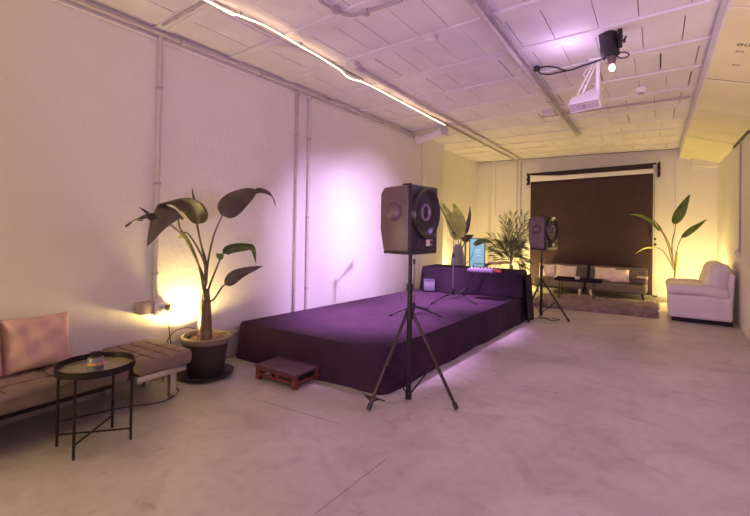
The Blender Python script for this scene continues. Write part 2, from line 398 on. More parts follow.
# LED strip
pts = [(205, 0), (222, 9), (240, 16), (262, 24.5), (285, 37), (300, 46), (318, 56), (332, 65), (340, 70), (346, 76), (353, 79.5), (362, 82), (375, 88), (390, 96), (405, 104), (420, 112), (434, 119.5), (445, 125)]
W = [atZ(x, y, H-.055) for x, y in pts]
W = [Vector((W[0].x+.05, -1.0, H-.055))] + W
t = thing('led_strip_light', 'glowing warm white LED strip running along the left side of the ceiling', 'light', W[0])
MB().tube(spline([q-W[0] for q in W], 5), .0052, 8).build('glowing_tube', M_STRIP, t)
for q in (W[3], W[6], W[10], W[14]):
    MB().box(q-W[0]+Vector((0, 0, .018)), (.03, .02, .03)).build('clip', M_PIPED, t)

# projector hanging from its mount
pb = Vector((-.50, 4.98, H)); t = thing('projector', 'white projector hanging from a pole under the middle of the ceiling', 'projector', pb)
bodyc = atY(586, 100, 5.0) - pb
MB().box((0, 0, -.01), (.16, .16, .02), bev=.004).build('ceiling_plate', M_WHITE, t)
MB().tube([(0, 0, -.01), (-.005, .03, bodyc.z+.05)], .022, 12).build('mount_pole', M_WHITE, t)
rot = Rz(math.radians(-6)) @ Ry(math.radians(-4)) @ Rx(math.radians(42))
bo = MB().prism([(-.14, -.12), (.145, -.12), (.125, .17), (-.13, .0)], 'z', -.055, .055).build('body', M_WHITE, t, smooth=False); bo.location = bodyc; bo.rotation_euler = rot.to_euler()
MB().lathe([(0, 0), (.04, 0), (.045, .02), (.035, .025), (.03, .015), (0, .012)], 20, axisM((-.0, -.122, 0), (0, -1, 0)) @ Matrix.Scale(.4, 4)).build('lens', M_GREYVASE, bo)
MB().box((0, -.1245, .0), (.27, .004, .085)).build('front_grille', M_PIPED, bo)
for dx in (-.08, -.03):
    MB().tube([Vector((dx*.5, 0, -.03)), bodyc + Vector((dx, -.02, .06))], .008, 8).build('support_arm', M_WHITE, t)
MB().tube(spline([(-.03, 0, -.02), (-.13, .0, -.12), (-.10, .03, -.2), bodyc+Vector((-.08, .06, .05))], 8), .006, 6).build('cable', M_WHITE, t)
# spotlight
sp = atZ(603, 35, H-.02)
sp = Vector((sp.x, sp.y, H)); t = thing('ceiling_spotlight', 'black theatre spotlight clamped to the ceiling with its lens lit, beside the projector', 'light', sp)
bodyv = atY(609, 44, sp.y) - sp; lens = atY(612, 68, sp.y-.02) - sp
d = (lens-bodyv).normalized()
MB().box((.05, .0, -.02), (.07, .10, .04), bev=.006).build('clamp', M_BLACK, t)
MB().tube([(.05, 0, -.03), bodyv+Vector((.10, 0, .03))], .02, 10).build('yoke', M_BLACK, t)
can = MB().box((0, 0, 0), (.095, .12, .25), bev=.012).build('body', M_BLACKP, t)
can.location = bodyv; can.rotation_euler = d.to_track_quat('Z', 'Y').to_euler()
MB().box(bodyv + Vector((.085, -.02, .03)), (.035, .05, .17), bev=.008).build('side_bracket', M_BLACK, t)
MB().lathe([(0.0, .0), (.038, .0), (.045, .03), (.024, .08), (.018, .08), (.0, .07)], 20, axisM(bodyv + d*.115, d)).build('snoot', M_GREYSIDE, t)
MB().sphere(lens, .027, .85, 1, 1.1).build('lens', M_LENS, t)
kn = atY(623, 41, sp.y)-sp
MB().tube([bodyv+Vector((.13, 0, .04)), kn], .008, 6).tube([kn, kn+Vector((.02, 0, 0))], .018, 8).build('knob', M_BLACK, t)
lo = [atY(x, y, sp.y) - sp for x, y in ((618, 53), (625, 52), (629, 55), (624, 58), (617, 56))]
MB().tube(spline(lo + [bodyv], 8), .006, 6).build('power_lead', M_CABLE, t)
# ceiling cable from a socket to the spotlight
P = [atZ(x, y, H-.03) for x, y in ((537, 69), (546, 66.5), (556, 67.5), (568, 70.5), (585, 65), (600, 60), (605, 56))]
t = thing('ceiling_cable', 'black cable looping from a ceiling socket to the spotlight', 'cable', P[0])
MB().tube(spline([q-P[0] for q in P], 8), .008, 6).build('cable', M_CABLE, t)
MB().tube([(0, 0, .025), (0, 0, -.02)], .03, 12).build('socket', M_BLACKP, t)
P2 = [atZ(x, y, H-.03) for x, y in ((537, 69), (540, 73), (548, 74.5), (556, 73), (568, 70.5))]
MB().tube(spline([q-P[0] for q in P2], 8), .008, 6).build('cable', M_CABLE, t)
a = atZ(411, 82, H-.02)
p = atZ(641, 88, H); t = thing('smoke_detector', 'small round smoke detector on the ceiling right of the projector', 'smoke detector', p)
MB().lathe([(0, 0), (.07, 0), (.07, -.03), (.05, -.055), (.0, -.06)], 24).build('body', M_WHITE, t)
MB().lathe([(0, -.058), (.03, -.058), (.025, -.075), (0, -.078)], 16).build('sensor', M_PIPED, t)

# ------------------------------------------------------------------ left wall: socket box
t = thing('power_outlet_box', 'pale double socket box on the left wall above the end of the tufted bench', 'socket', (XL+.001, YC1-.03, .66))
MB().box((.045, -.075, .005), (.09, .13, .10), bev=.006).build('housing', mat('tan_box', (.40, .32, .26), .6), t)
s1 = MB().box((.05, .065, -.02), (.10, .16, .09), bev=.006).build('socket_block', M_WHITE, t)
MB().lathe([(0, 0), (.022, 0), (.022, .004), (.0, .003)], 16, axisM((.101, .03, -.015), (1, 0, 0))).build('socket_hole', M_PIPED, s1)
pl = MB().box((.118, .095, -.01), (.035, .035, .055), bev=.006).build('plug', mat('olive_plug', (.18, .16, .08), .5), s1)
g = Vector((XL+.12, YC1+.065, .63))
cb = thing('power_cable', 'thin black cable hanging from the wall socket to the floor under the bench', 'cable', g)
fl = [g, g+Vector((.01, .01, -.2)), Vector((g.x+.0, YC1+.10, .28)), Vector((-3.56, 2.28, .05)), Vector((-3.44, 2.24, .006)), Vector((-3.30, 2.20, .006)), Vector((-3.2, 2.0, .006)), Vector((-3.34, 1.75, .006)), Vector((-3.45, 1.4, .006))]
MB().tube(spline([q-g for q in fl], 8), .004, 6).build('cord', M_CABLE, cb)
g = Vector((XL+.10, YC1+.12, .40))
cb = thing('power_cable', 'black cable arching from behind the bench over the big planter rim', 'cable', g)
fl = [Vector((-3.60, 2.25, .006)), Vector((-3.66, 2.26, .2)), Vector((-3.62, 2.33, .40)), Vector((-3.60, 2.44, .44)), Vector((-3.60, 2.56, .415))]
MB().tube(spline([q-g for q in fl], 8), .004, 6).build('cord', M_CABLE, cb)

# ------------------------------------------------------------------ tufted sofa along the left wall
def tufted(mb, x0, x1, y0, y1, z0, z1, nx, ny, r=.035, g=.010):
    lx, ly = (x1-x0)/nx, (y1-y0)/ny
    def f(p):
        q = Vector(p)
        X = q.x + (x1-x0)/2; Y = q.y + (y1-y0)/2
        if q.z > (z1-z0)/2 - r*1.2:
            dx = min(abs(X - round(X/lx)*lx), 9) if .3*lx < X < (x1-x0)-.3*lx else 9
            dy = min(abs(Y - round(Y/ly)*ly), 9) if .3*ly < Y < (y1-y0)-.3*ly else 9
            q.z -= g*(math.exp(-(dx/.008)**2) + math.exp(-(dy/.008)**2))
            q.z += .004*abs(math.sin(PI*X/lx)*math.sin(PI*Y/ly))**.6
        return q
    mb.rbox(((x0+x1)/2, (y0+y1)/2, (z0+z1)/2), (x1-x0, y1-y0, z1-z0), r, cuts=70, fn=f)
def seams(mb, x0, x1, y0, y1, z, nx, ny):
    for i in range(1, nx):
        x = x0+(x1-x0)*i/nx; mb.tube([(x, y0+.03, z), (x, y1-.03, z)], .0035, 6)
    for j in range(1, ny):
        y = y0+(y1-y0)*j/ny; mb.tube([(x0+.03, y, z), (x1-.03, y, z)], .0035, 6)
t = thing('tufted_sofa', 'long low taupe tufted sofa along the left wall with pink pillows on it', 'sofa', (-3.42, .7, 0))
LX0, LX1 = -3.695+3.42, -3.185+3.42
mb = MB(); tufted(mb, LX0, LX1, -1.6, 1.035, .248, .375, 3, 18); sb = mb.build('seat', M_TAUPE, t, ang=60)
mb = MB(); seams(mb, LX0, LX1, -1.6, 1.035, .3702, 3, 18); mb.build('seam', M_SEAM, sb)
MB().box((-.06, -.28, .215), (.36, 2.5, .06), bev=.01).build('frame', M_BLACK, t)
for x in (-.18, -.02):
    for y in (-1.4, .3):
        MB().box((x, y, .082), (.045, .045, .16), bev=.006).build('leg', M_BLACK, t)
t = thing('tufted_bench', 'square taupe tufted bench on steel legs between the long sofa and the big planter', 'bench', (-3.40, 1.96, 0))
BX0, BX1 = -3.69+3.40, -3.09+3.40
mb = MB(); tufted(mb, BX0, BX1, -.205, .225, .278, .392, 4, 4); sb = mb.build('cushion', M_TAUPE, t, ang=60)
mb = MB(); seams(mb, BX0, BX1, -.205, .225, .3868, 4, 4); mb.build('seam', M_SEAM, sb)
MB().box((0.0, .0, .245), (.52, .40, .045), bev=.004).build('frame', M_CHROME, t)
for x, y in ((.14, .15), (-.22, .15), (-.22, -.17)):
    MB().box((x, y, .112), (.045, .05, .222), bev=.004).build('leg', M_CHROME, t)
def pillow(name, label, cat, c, w, h, th, rot, m, group=None):
    mb = MB()
    def sh(sgn):
        def f(u, v):
            a, b = 2*u-1, 2*v-1
            e = max(0, (1-a**4))**.5 * max(0, (1-b**4))**.5
            k = 1 - .07*(1-a*a)*0 
            px = a*w/2*(1-.06*(1-b*b)) ; py = b*h/2*(1-.06*(1-a*a))
            wr = .006*math.sin(9*a+3*b)*e + .005*math.sin(7*b-4*a)*e
            return Vector((px, sgn*(th/2*e**1.0+wr), py))
        return f
    mb.grid(sh(1), 22, 22); mb.grid(sh(-1), 22, 22)
    bmesh.ops.remove_doubles(mb.bm, verts=mb.bm.verts[:], dist=.0005)
    o = mb.build(name, m, ang=80); o.location = c; o.rotation_euler = rot
    return tag(o, label, cat, group)
pillow('throw_pillow', 'whole pink velvet pillow leaning on the wall at the end of the left sofa', 'pillow', (-3.585, 1.295, .555), .42, .375, .13, (math.radians(-11), 0, math.radians(90)), M_PINK, 'pink pillows')
pillow('throw_pillow', 'pink velvet pillow cut off by the left picture edge', 'pillow', (-3.575, .89, .555), .42, .375, .13, (math.radians(-11), 0, math.radians(92)), M_PINK, 'pink pillows')

# ------------------------------------------------------------------ round tray side table
c = Vector((-2.957, 1.388, 0))
t = thing('side_table', 'small round black metal tray table in front of the left sofa', 'table', c)
R_ = .222
MB().lathe([(0, .470), (R_-.004, .470), (R_, .474), (R_, .513), (R_-.006, .513), (R_-.006, .478), (0, .478)], 56).build('tray', M_BLACK, t)
MB().lathe([(0, .4785), (R_-.008, .4785), (R_-.008, .4795), (0, .4795)], 56).build('tray_lining', M_TRAY, t, label='beige tray surface')
ft = [Vector((-3.087, 1.241, 0))-c, Vector((-2.841, 1.222, 0))-c, Vector((-2.822, 1.534, 0))-c, Vector((-3.077, 1.554, 0))-c]
ft = [f.normalized()*.208 for f in ft]
for f in ft: MB().tube([f+Vector((0, 0, .001)), f+Vector((0, 0, .485))], .0085, 10).build('leg', M_BLACK, t)
MB().tube([ft[0]+Vector((0, 0, .072)), ft[2]+Vector((0, 0, .072))], .006, 8).build('crossbar', M_BLACK, t)
MB().tube([ft[1]+Vector((0, 0, .084)), ft[3]+Vector((0, 0, .084))], .006, 8).build('crossbar', M_BLACK, t)
p = atZ(95.5, 372, .4795)
t = thing('candle_jar', 'small grey jar with orange and pink ribbon on the round tray table', 'jar', p)
MB().lathe([(0, 0), (.040, 0), (.043, .006), (.043, .088), (.038, .095), (0, .095)], 28).build('jar_body', M_GLASS, t)
MB().lathe([(.0437, .048), (.0455, .05), (.0455, .060), (.0437, .062)], 28).build('ribbon', M_ORANGE, t)
MB().sphere((.034, .024, .058), .016, 1, .8, .8).build('bow', M_PINKR, t)
mb = MB(); mb.lathe([(0, .094), (.036, .094), (.030, .106), (.0, .11)], 20)
for k in range(9):
    a = k*.7; mb.tube([(0, 0, .10), (.018*math.cos(a), .018*math.sin(a), .118), (.032*math.cos(a), .032*math.sin(a), .120)], [.005, .007, .002], 6)
mb.build('dried_flower', M_CLOTHBLK, t)

# ------------------------------------------------------------------ plants
def leaf_mesh(pts, width, side, fold=.25, n=22, m=9, peak=.45, twist=0.0, wave=.0, tip=1.0):
    mid = spline(pts, max(3, n//(len(pts)-1))); N = len(mid)-1
    mb = MB(); rows = []
    side = Vector(side).normalized()
    for i, p in enumerate(mid):
        t = i/N
        w = width*math.sin(PI*min(1, t**(.62 if peak < .5 else .85)))**.75*(1-.15*t) if 0 < t < 1 else .002
        tg = (mid[min(i+1, N)]-mid[max(i-1, 0)]).normalized()
        s_ = (side - tg*side.dot(tg)).normalized()
        s_ = Matrix.Rotation(twist*t, 3, tg) @ s_
        nn = tg.cross(s_)
        if nn.z < 0: nn = -nn
        row = []
        for j in range(m):
            u = 2*j/(m-1)-1
            row.append(mb.bm.verts.new(p + s_*u*w*.5*math.cos(fold*abs(u)) - nn*(abs(u)*w*.5*math.sin(fold)) + nn*wave*math.sin(14*t+3*u)*abs(u)))
        rows.append(row)
    for a, b in zip(rows, rows[1:]):
        for j in range(m-1): mb.bm.faces.new((a[j], a[j+1], b[j+1], b[j]))
    return mb
def add_leaf(t, base, stem, pts, width, side, m, fold=.3, sr=.008, wave=0.0, twist=0.0, ms=None, leafname='leaf'):
    B = Vector(base)
    st = [Vector(q)-B for q in stem]
    s = MB().tube(spline(st, 6), [sr*1.5*(1-.5*i/(6*(len(st)-1))) for i in range(6*(len(st)-1)+1)], 8).build('stem', ms or M_STEM, t)
    leaf_mesh([Vector(q)-B for q in pts], width, side, fold, wave=wave, twist=twist).build(leafname, m, s, solid=.002, ang=60)
# big bird of paradise by the left wall
pc = Vector((-3.45, 2.575, 0))
t = thing('potted_bird_of_paradise', 'tall big-leaved plant in a dark planter by the left wall near the stage', 'plant', pc)
MB().lathe([(0, .012), (.20, .012), (.245, .035), (.25, .045), (.235, .045), (.195, .026), (0, .024)], 48).build('saucer', M_POT, t)
MB().lathe([(0, .027), (.150, .027), (.155, .032), (.196, .325), (.0, .325)], 48).build('pot', M_POT, t)
MB().lathe([(.195, .315), (.222, .320), (.230, .335), (.230, .368), (.222, .375), (.200, .375), (.196, .36), (.192, .318)], 48).build('pot_rim', M_POTRIM, t)
MB().lathe([(0, .345), (.10, .342), (.195, .330), (.195, .322), (0, .322)], 32).build('soil', M_SOIL, t)
tb = pc + Vector((.0, -.02, .34))
for k in range(5):
    a = k*1.26; r = .035
    q = [Vector((r*math.cos(a), r*math.sin(a)-.02, .33)), Vector((r*.9*math.cos(a), r*.9*math.sin(a)-.02, .6)), Vector((r*.45*math.cos(a), r*.45*math.sin(a)-.015, .80))]
    MB().tube(spline(q, 5), [.032-.0019*i for i in range(11)], 10).build('trunk', M_TRUNK, t)
XP = -3.42
def W1(x, y, X=XP): return atX(x, y, X)
b0 = W1(205, 300); b1 = W1(206, 285)
mh = (.3, 1, .1)
# (stem points, leaf midrib points, width, side, material)
add_leaf(t, pc, [b0, W1(200, 270), W1(190, 243, -3.36), W1(180, 228, -3.28), W1(178, 213, -3.2)], [W1(179, 218, -3.24), W1(176, 210, -3.18), W1(171, 209, -3.10), W1(163, 217, -3.05), W1(155, 230, -3.03), W1(147, 246, -3.04)], .215, (.66, .44, -.50), M_LEAFD, .22, wave=.006)
add_leaf(t, pc, [b0, W1(205, 265), W1(200, 240, -3.42), W1(196, 222, -3.40)], [W1(198, 224, -3.36), W1(197, 214, -3.32), W1(190, 205, -3.27), W1(180, 199, -3.2), W1(170, 201, -3.16), W1(157, 205, -3.14)], .21, (.72, .48, .5), M_LEAFD, .35, wave=.006)
add_leaf(t, pc, [b1, W1(206, 262), W1(200, 240, -3.44), W1(195, 205, -3.44)], [W1(195, 207, -3.44), W1(194, 200, -3.44), W1(192.5, 194, -3.44), W1(192, 187, -3.44)], .028, mh, M_LEAFM, .8)
add_leaf(t, pc, [b1, W1(208, 262), W1(214, 235, -3.38), W1(223, 214, -3.34)], [W1(221, 215, -3.34), W1(229, 207, -3.30), W1(239, 199, -3.26), W1(250, 193, -3.23), W1(258, 190, -3.21)], .235, (-.46, -.30, .83), M_LEAFD, .22, wave=.005)
add_leaf(t, pc, [W1(253, 192, -3.23), W1(255, 191, -3.22), W1(257, 190.5, -3.21)], [W1(252, 193, -3.23), W1(260, 190, -3.2), W1(268, 192, -3.19), W1(273, 197, -3.18), W1(276, 207, -3.18)], .06, (-.3, -.3, .8), M_LEAFD, .4, sr=.004)
add_leaf(t, pc, [b0, W1(211, 282), W1(219, 262, -3.34), W1(222, 254, -3.30)], [W1(219, 260, -3.30), W1(224, 251, -3.26), W1(234, 247, -3.22), W1(246, 246, -3.2), W1(253, 249, -3.2), W1(256, 263, -3.2)], .12, (.5, .2, .8), M_LEAFG, .4, wave=.006)
add_leaf(t, pc, [b0, W1(213, 300), W1(222, 287, -3.34), W1(228, 283, -3.3)], [W1(225, 285, -3.3), W1(234, 277, -3.24), W1(246, 271, -3.2), W1(263, 266, -3.2)], .125, (-.30, -.20, .92), M_LEAFD, .3, wave=.008)
add_leaf(t, pc, [b1, W1(200, 268), W1(186, 240, -3.30), W1(172, 226, -3.1), W1(157, 217, -2.98)], [W1(157, 217, -2.98), W1(148, 214, -2.94), W1(138, 218, -2.92), W1(125, 226, -2.9)], .085, (1, .3, .5), M_LEAFD, .5, wave=.012)
add_leaf(t, pc, [b1, W1(204, 262), W1(190, 236, -3.42), W1(180, 232, -3.40)], [W1(178, 238, -3.36), W1(181, 234, -3.35), W1(183, 230, -3.34)], .06, (1, .3, .5), M_LEAFP, .5)
add_leaf(t, pc, [W1(157, 217, -2.98), W1(153, 215, -2.97), W1(150, 214.5, -2.96)], [W1(150, 214.5, -2.96), W1(146, 211, -2.96), W1(139, 207, -2.96)], .03, (1, .3, .5), M_LEAFD, .5, sr=.004)

# bird of paradise behind the armchair
pc = Vector((.33, 10.45, 0))
t = thing('potted_bird_of_paradise', 'slender bird of paradise plant standing behind the white armchair', 'plant', pc)
MB().lathe([(0, .003), (.10, .003), (.125, .29), (.13, .30), (.115, .30), (.11, .28), (0, .28)], 32).build('pot', M_GREYVASE, t)
MB().tube([(0, 0, .28), (.01, 0, .75), (.02, 0, 1.0)], [.035, .03, .018], 10).build('trunk', mat('tan_stem', (.34, .24, .11), .6), t)
Y1 = 10.4
def W2(x, y, Y=Y1): return atY(x, y, Y)
bb = W2(674, 270, 10.45)
S2 = (.3, -1, .3)
add_leaf(t, pc, [bb, W2(671, 250), W2(664, 234), W2(655, 225)], [W2(661, 232), W2(653, 221, 10.3), W2(645, 216, 10.25), W2(637, 214, 10.2), W2(629, 214.5, 10.15)], .17, (.1, -1, .4), M_LEAFG, .45)
add_leaf(t, pc, [bb, W2(672, 245), W2(675, 230), W2(676, 221)], [W2(673, 224), W2(679, 213, 10.35), W2(684, 204, 10.33), W2(690, 194, 10.3)], .22, (.85, -.5, -.4), M_LEAFG, .3)
add_leaf(t, pc, [bb, W2(676, 255), W2(679, 243), W2(684, 234)], [W2(681, 237), W2(690, 230, 10.3), W2(698, 225, 10.26), W2(707, 219, 10.22)], .17, (.3, -.8, -.8), M_LEAFG, .3)
add_leaf(t, pc, [bb, W2(669, 260), W2(663, 251), W2(655, 247)], [W2(656, 247.5), W2(648, 247, 10.3), W2(642, 249, 10.26), W2(635, 254, 10.22)], .085, (.1, -1, .5), M_LEAFP, .4)
add_leaf(t, pc, [bb, W2(671, 258), W2(667, 243), W2(660, 228)], [W2(662, 231), W2(659, 225, 10.2), W2(655, 221, 10.2), W2(651, 218, 10.2)], .06, (.1, -1, .4), M_LEAFG, .4)

# ------------------------------------------------------------------ stage
def drape(name, m, quad, ztop, zbots, parent=None, fold=.012, fr=9.0, flare=.02, seed=1, sag=.0, rc=.04, notch=None):
    rr = random.Random(seed)
    Q = [Vector((*q, 0)) for q in quad]; out = []; sides = []
    for i in range(4):
        a, b = Q[i], Q[(i+1) % 4]; L = (b-a).length; n = max(8, int(L/.05))
        nr = Vector(((b-a).y, -(b-a).x, 0)).normalized()
        for k in range(n):
            f = k/n; out.append((a.lerp(b, f), nr, i, f, L))
    c = sum((q for q in Q), Vector())/4
    # round the corners
    ph = [rr.uniform(0, 6) for _ in range(6)]
    mb = MB(); NL = 10; rings = []
    N = len(out)
    def smoothn(i):
        v = Vector()
        for d in range(-3, 4): v += out[(i+d) % N][1]
        return v.normalized()
    P0 = []
    for i in range(N):
        v = Vector()
        for d in range(-1, 2): v += out[(i+d) % N][0]
        P0.append(v/3)
    ns = [smoothn(i) for i in range(N)]
    top = [[None]*N for _ in range(5)]
    s_acc = 0
    for lv in range(NL+1):
        g = lv/NL; ring = []
        s = 0
        for i in range(N):
            p, nr, si, f, L = out[i]
            s += L/max(8, int(L/.05))
            zb = zbots[si] if not isinstance(zbots[si], tuple) else zbots[si][0]*(1-f)+zbots[si][1]*f
            wv = math.sin(fr*s+ph[0]) + .6*math.sin(2.3*fr*s+ph[1]) + .4*math.sin(.45*fr*s+ph[2])
            off = flare*g + fold*wv*g**1.3 + (rc*.25*math.sin(PI/2*min(1, g*8)) if lv else 0)
            z = ztop*(1-g) + zb*g - (0 if lv else 0) - (.006 if lv == 1 else 0)
            ring.append(mb.bm.verts.new(P0[i] + ns[i]*off + Vector((0, 0, z))))
        rings.append(ring)
    for a, b in zip(rings, rings[1:]):
        for i in range(N): mb.bm.faces.new((a[i], a[(i+1) % N], b[(i+1) % N], b[i]))
    prev = rings[0]
    for k in range(1, 6):
        g = k/6
        cur = [mb.bm.verts.new(P0[i].lerp(c, g) + Vector((0, 0, ztop + sag*(math.sin(5*P0[i].x+4*g)+math.sin(6*P0[i].y-3*g))*g))) for i in range(N)]
        for i in range(N): mb.bm.faces.new((prev[i], cur[i], cur[(i+1) % N], prev[(i+1) % N]))
        prev = cur
    mb.bm.faces.new(prev)
    return mb.build(name, m, parent, ang=55)
ST = .37
st = drape('stage_platform', M_STAGE, [(-3.655, 3.125), (-1.885, 3.135), (-1.665, 7.12), (-3.25, 7.12)], ST, [.004]*4, fold=.008, fr=6, flare=.03, seed=3)
tag(st, 'low wide stage platform wrapped in dark purple cloth along the left wall', 'stage')
# step stool
c = Vector((-2.775, 2.945, 0))
t = thing('step_stool', 'low red-brown wooden step in front of the stage', 'step', c)
MB().box((0, 0, .122), (.50, .34, .022), bev=.003).build('top', M_WOODTOP, t)
for x, y in ((-.22, -.145), (.22, -.145), (-.22, .145), (.22, .145)):
    MB().box((x, y, .055), (.045, .04, .11), bev=.003).build('leg', M_WOODRED, t)
MB().box((0, -.145, .045), (.40, .018, .022)).build('rail', M_WOODRED, t)
MB().box((0, -.150, .098), (.40, .018, .024)).build('rail', M_WOODRED, t)
MB().box((.22, 0, .045), (.018, .26, .022)).build('rail', M_WOODRED, t)
MB().box((-.22, 0, .045), (.018, .26, .022)).build('rail', M_WOODRED, t)
for x in (-.06, .02): MB().box((x, -.147, .07), (.022, .016, .04)).build('slat', M_WOODRED, t)

# covered table at the far end of the stage
TT = .755
tq = [(-3.20, 6.50), (-1.68, 6.72), (-1.68, 7.12), (-3.22, 7.12)]
tb = drape('draped_table', M_DRAPE, tq, TT, [(ST+.012, ST+.012), (ST+.012, ST+.012), ST+.012, ST+.012], fold=.030, fr=8, flare=.07, seed=5, sag=.008)
tag(tb, 'low table covered in dark violet cloth at the far end of the stage', 'table')
# corner of the cloth that falls past the stage edge to the floor
mb = MB()
def fl(u, v):
    y = 6.80 + .34*u; w = .018*math.sin(13*u)*v + .010*math.sin(29*u+1)*v
    return Vector((-1.605 + w + .03*v - .015*(1-v), y + .05*v*(2*u-1), .70*(1-v) + .006*v))
mb.grid(fl, 36, 12); mb.build('hanging_cloth', M_DRAPE, tb, solid=.004, ang=60)

# ------------------------------------------------------------------ loudspeakers on tripods
def make_speaker(loc, rz, label, k=1.0, side=M_GREYSIDE):
    # local: +X is the front, Z up, origin at bottom of the cabinet
    t = thing('loudspeaker', label, 'loudspeaker', loc, rz, 'loudspeakers on tripods')
    w = .40; hh = .515; D = .265
    prof = [(-.10, 0), (D/2-.02, 0), (D/2, .02), (D/2, hh-.05), (D/2-.03, hh), (-.10, hh-.015), (-D/2, hh-.06), (-D/2, .17)]
    mb = MB(); mb.prism(prof, 'y', -w/2, w/2)
    bmesh.ops.bevel(mb.bm, geom=mb.bm.edges[:], offset=.02, segments=3, profile=.5, affect='EDGES')
    mb.build('cabinet', side, t, ang=50)
    fr = MB(); fr.box((D/2+.012, 0, hh/2), (.03, w+.008, hh+.004), bev=.012); fr.build('front_frame', M_BLACKP, t)
    fr = MB(); fr.box((0.03, 0, -.006), (.27, w*.92, .018), bev=.005); fr.build('base_plate', M_BLACKP, t)
    # horn
    hc = Vector((D/2+.005, 0, hh*.60)); Rh = .194
    MX = axisM(hc, (1, 0, 0))
    MB().lathe([(Rh-.03, -.02), (Rh+.003, -.01), (Rh+.006, .040), (Rh, .050), (Rh-.010, .049), (Rh-.028, .036), (Rh*.62, .008), (.09, .002), (.07, .001), (0, .001)], 56, MX).build('horn', M_HORNIN, t)
    MB().lathe([(.058, .0), (.068, .01), (.066, .034), (.060, .040), (.053, .034), (.047, .01), (0, .006)], 40, MX).build('phase_ring', M_RING, t)
    # bulge of the horn on both sides of the cabinet
    for s in (-1, 1):
        MB().sphere((D/2-.135, s*(w/2-.015), hh*.60), .078, 1, .72, 1).build('horn_bulge', side, t)
    # lower port panel with badge
    pn = MB().box((D/2+.030, .02, hh*.135), (.008, w*.72, hh*.17), bev=.003).build('port_panel', M_CLOTHBLK, t)
    MB().box((D/2+.036, .035, hh*.14), (.004, .055, .05), bev=.001).build('badge', M_LABEL, pn, label='pale badge')
    for q in range(2): MB().box((D/2+.036, .085, hh*.11+q*.035), (.004, .035, .018)).build('badge', M_GREYVASE, pn)
    # carrying lug on top
    MB().tube([(.0, -.03, hh-.012), (.0, -.03, hh+.018)], .008, 8).tube([(-.03, -.03, hh+.02), (.05, -.03, hh+.02)], .008, 8).tube([(.035, -.03, hh-.012), (.035, -.03, hh+.018)], .008, 8).build('top_handle', M_BLACK, t)
    return t
def make_stand(loc, feet, top, hub, label, bot=.045, braces=True):
    t = thing('speaker_stand', label, 'speaker stand', loc, 0, 'tripod speaker stands')
    MB().tube([(0, 0, bot), (0, 0, hub+.22)], .021, 14).build('lower_pole', M_BLACK, t)
    MB().tube([(0, 0, hub+.20), (0, 0, top)], .0155, 14).build('upper_pole', M_BLACK, t)
    MB().tube([(0, 0, bot-.02), (0, 0, bot+.03)], .026, 14).build('pole_foot', M_BLACKP, t)
    MB().tube([(0, 0, hub-.03), (0, 0, hub+.035)], .036, 16).build('hub', M_BLACK, t)
    MB().tube([(0, 0, hub+.19), (0, 0, hub+.25)], .027, 14).build('collar', M_BLACK, t)
    MB().tube([(.02, -.02, hub+.22), (.045, -.045, hub+.22)], .010, 8).build('knob', M_BLACKP, t)
    for f in feet:
        f = Vector((f[0], f[1], 0)); d = f.normalized()
        s = d*.034 + Vector((0, 0, hub)); e = f + Vector((0, 0, .022))
        L = MB().tube([s, e], .0135, 12).build('leg', mat('satin_leg', (.055, .036, .030), .32, .5), t)
        dr = (e-s).normalized()
        MB().tube([e-dr*.035, e+dr*.012], .018, 12).build('rubber_foot', M_CABLE, L)
        if braces:
            MB().tube([Vector((0, 0, bot+.03)) + d*.02, s.lerp(e, .52)], .006, 8).build('brace', M_BLACK, t)
    return t
b1 = Vector((-1.640, 3.129, 0))
make_stand(b1, [(-.163, -.326), (.372, .078), (-.160, .315)], 1.195, .695, 'black tripod stand in the foreground at the front corner of the stage')
make_speaker(b1 + Vector((-.022, -.014, 1.205)), math.radians(-4), 'large dark horn loudspeaker nearest the camera, above the stage corner')
b2 = Vector((-1.40, 7.45, 0)); b2 = atZ(541, 317, 0)
make_stand(b2, [(.43, -.16), (-.13, -.58), (-.10, .40)], 1.075, .575, 'black tripod stand beyond the stage, in front of the back sofas')
make_speaker(b2 + Vector((0, 0, 1.085)), math.radians(-14), 'farther purple-lit horn loudspeaker in front of the dark backdrop', side=M_GREYSIDE)

# ------------------------------------------------------------------ microphone stands
def mic_stand(base, feet, poletop, boom, label):
    t = thing('microphone_stand', label, 'microphone stand', base, 0, 'microphone stands on the stage')
    hubz = .10
    MB().tube([(0, 0, .05), (0, 0, hubz+.04)], .022, 12).build('hub', M_BLACKP, t)
    MB().tube([(0, 0, .05), (0, 0, .62)], .011, 10).build('lower_pole', mat('pole_grey', (.22, .18, .2), .3, .7), t)
    MB().tube([(0, 0, .60), (0, 0, poletop)], .008, 10).build('upper_pole', mat('pole_grey', (.22, .18, .2), .3, .7), t)
    MB().tube([(0, 0, .59), (0, 0, .65)], .016, 12).build('collar', M_BLACKP, t)
    for f in feet:
        L = MB().tube([Vector((0, 0, hubz)), Vector((f[0], f[1], .014))], .009, 8).build('leg', M_BLACK, t)
        d = Vector((f[0], f[1], 0)).normalized()*.03
        MB().tube([Vector((f[0], f[1], .014))-d, Vector((f[0], f[1], .013))+d*.3], .012, 8).build('rubber_foot', M_CABLE, L)
    a, b = [Vector(q) for q in boom]
    MB().tube([a, b], .007, 8).build('boom_arm', M_BLACK, t)
    MB().box((0, 0, poletop), (.035, .035, .045), bev=.006).build('clutch', M_BLACKP, t)
    d = (b-a).normalized()
    mc = MB().tube([b-d*.01, b+d*.13], [.010, .014], 10).build('microphone', M_GREYSIDE, t)
    MB().sphere(b+d*.15, .024, 1, 1, 1.2).build('mic_head', M_GREYVASE, mc)
m1 = Vector((-2.46, 4.78, ST)); m1 = atZ(413.5, 309, ST+.06); m1.z = ST
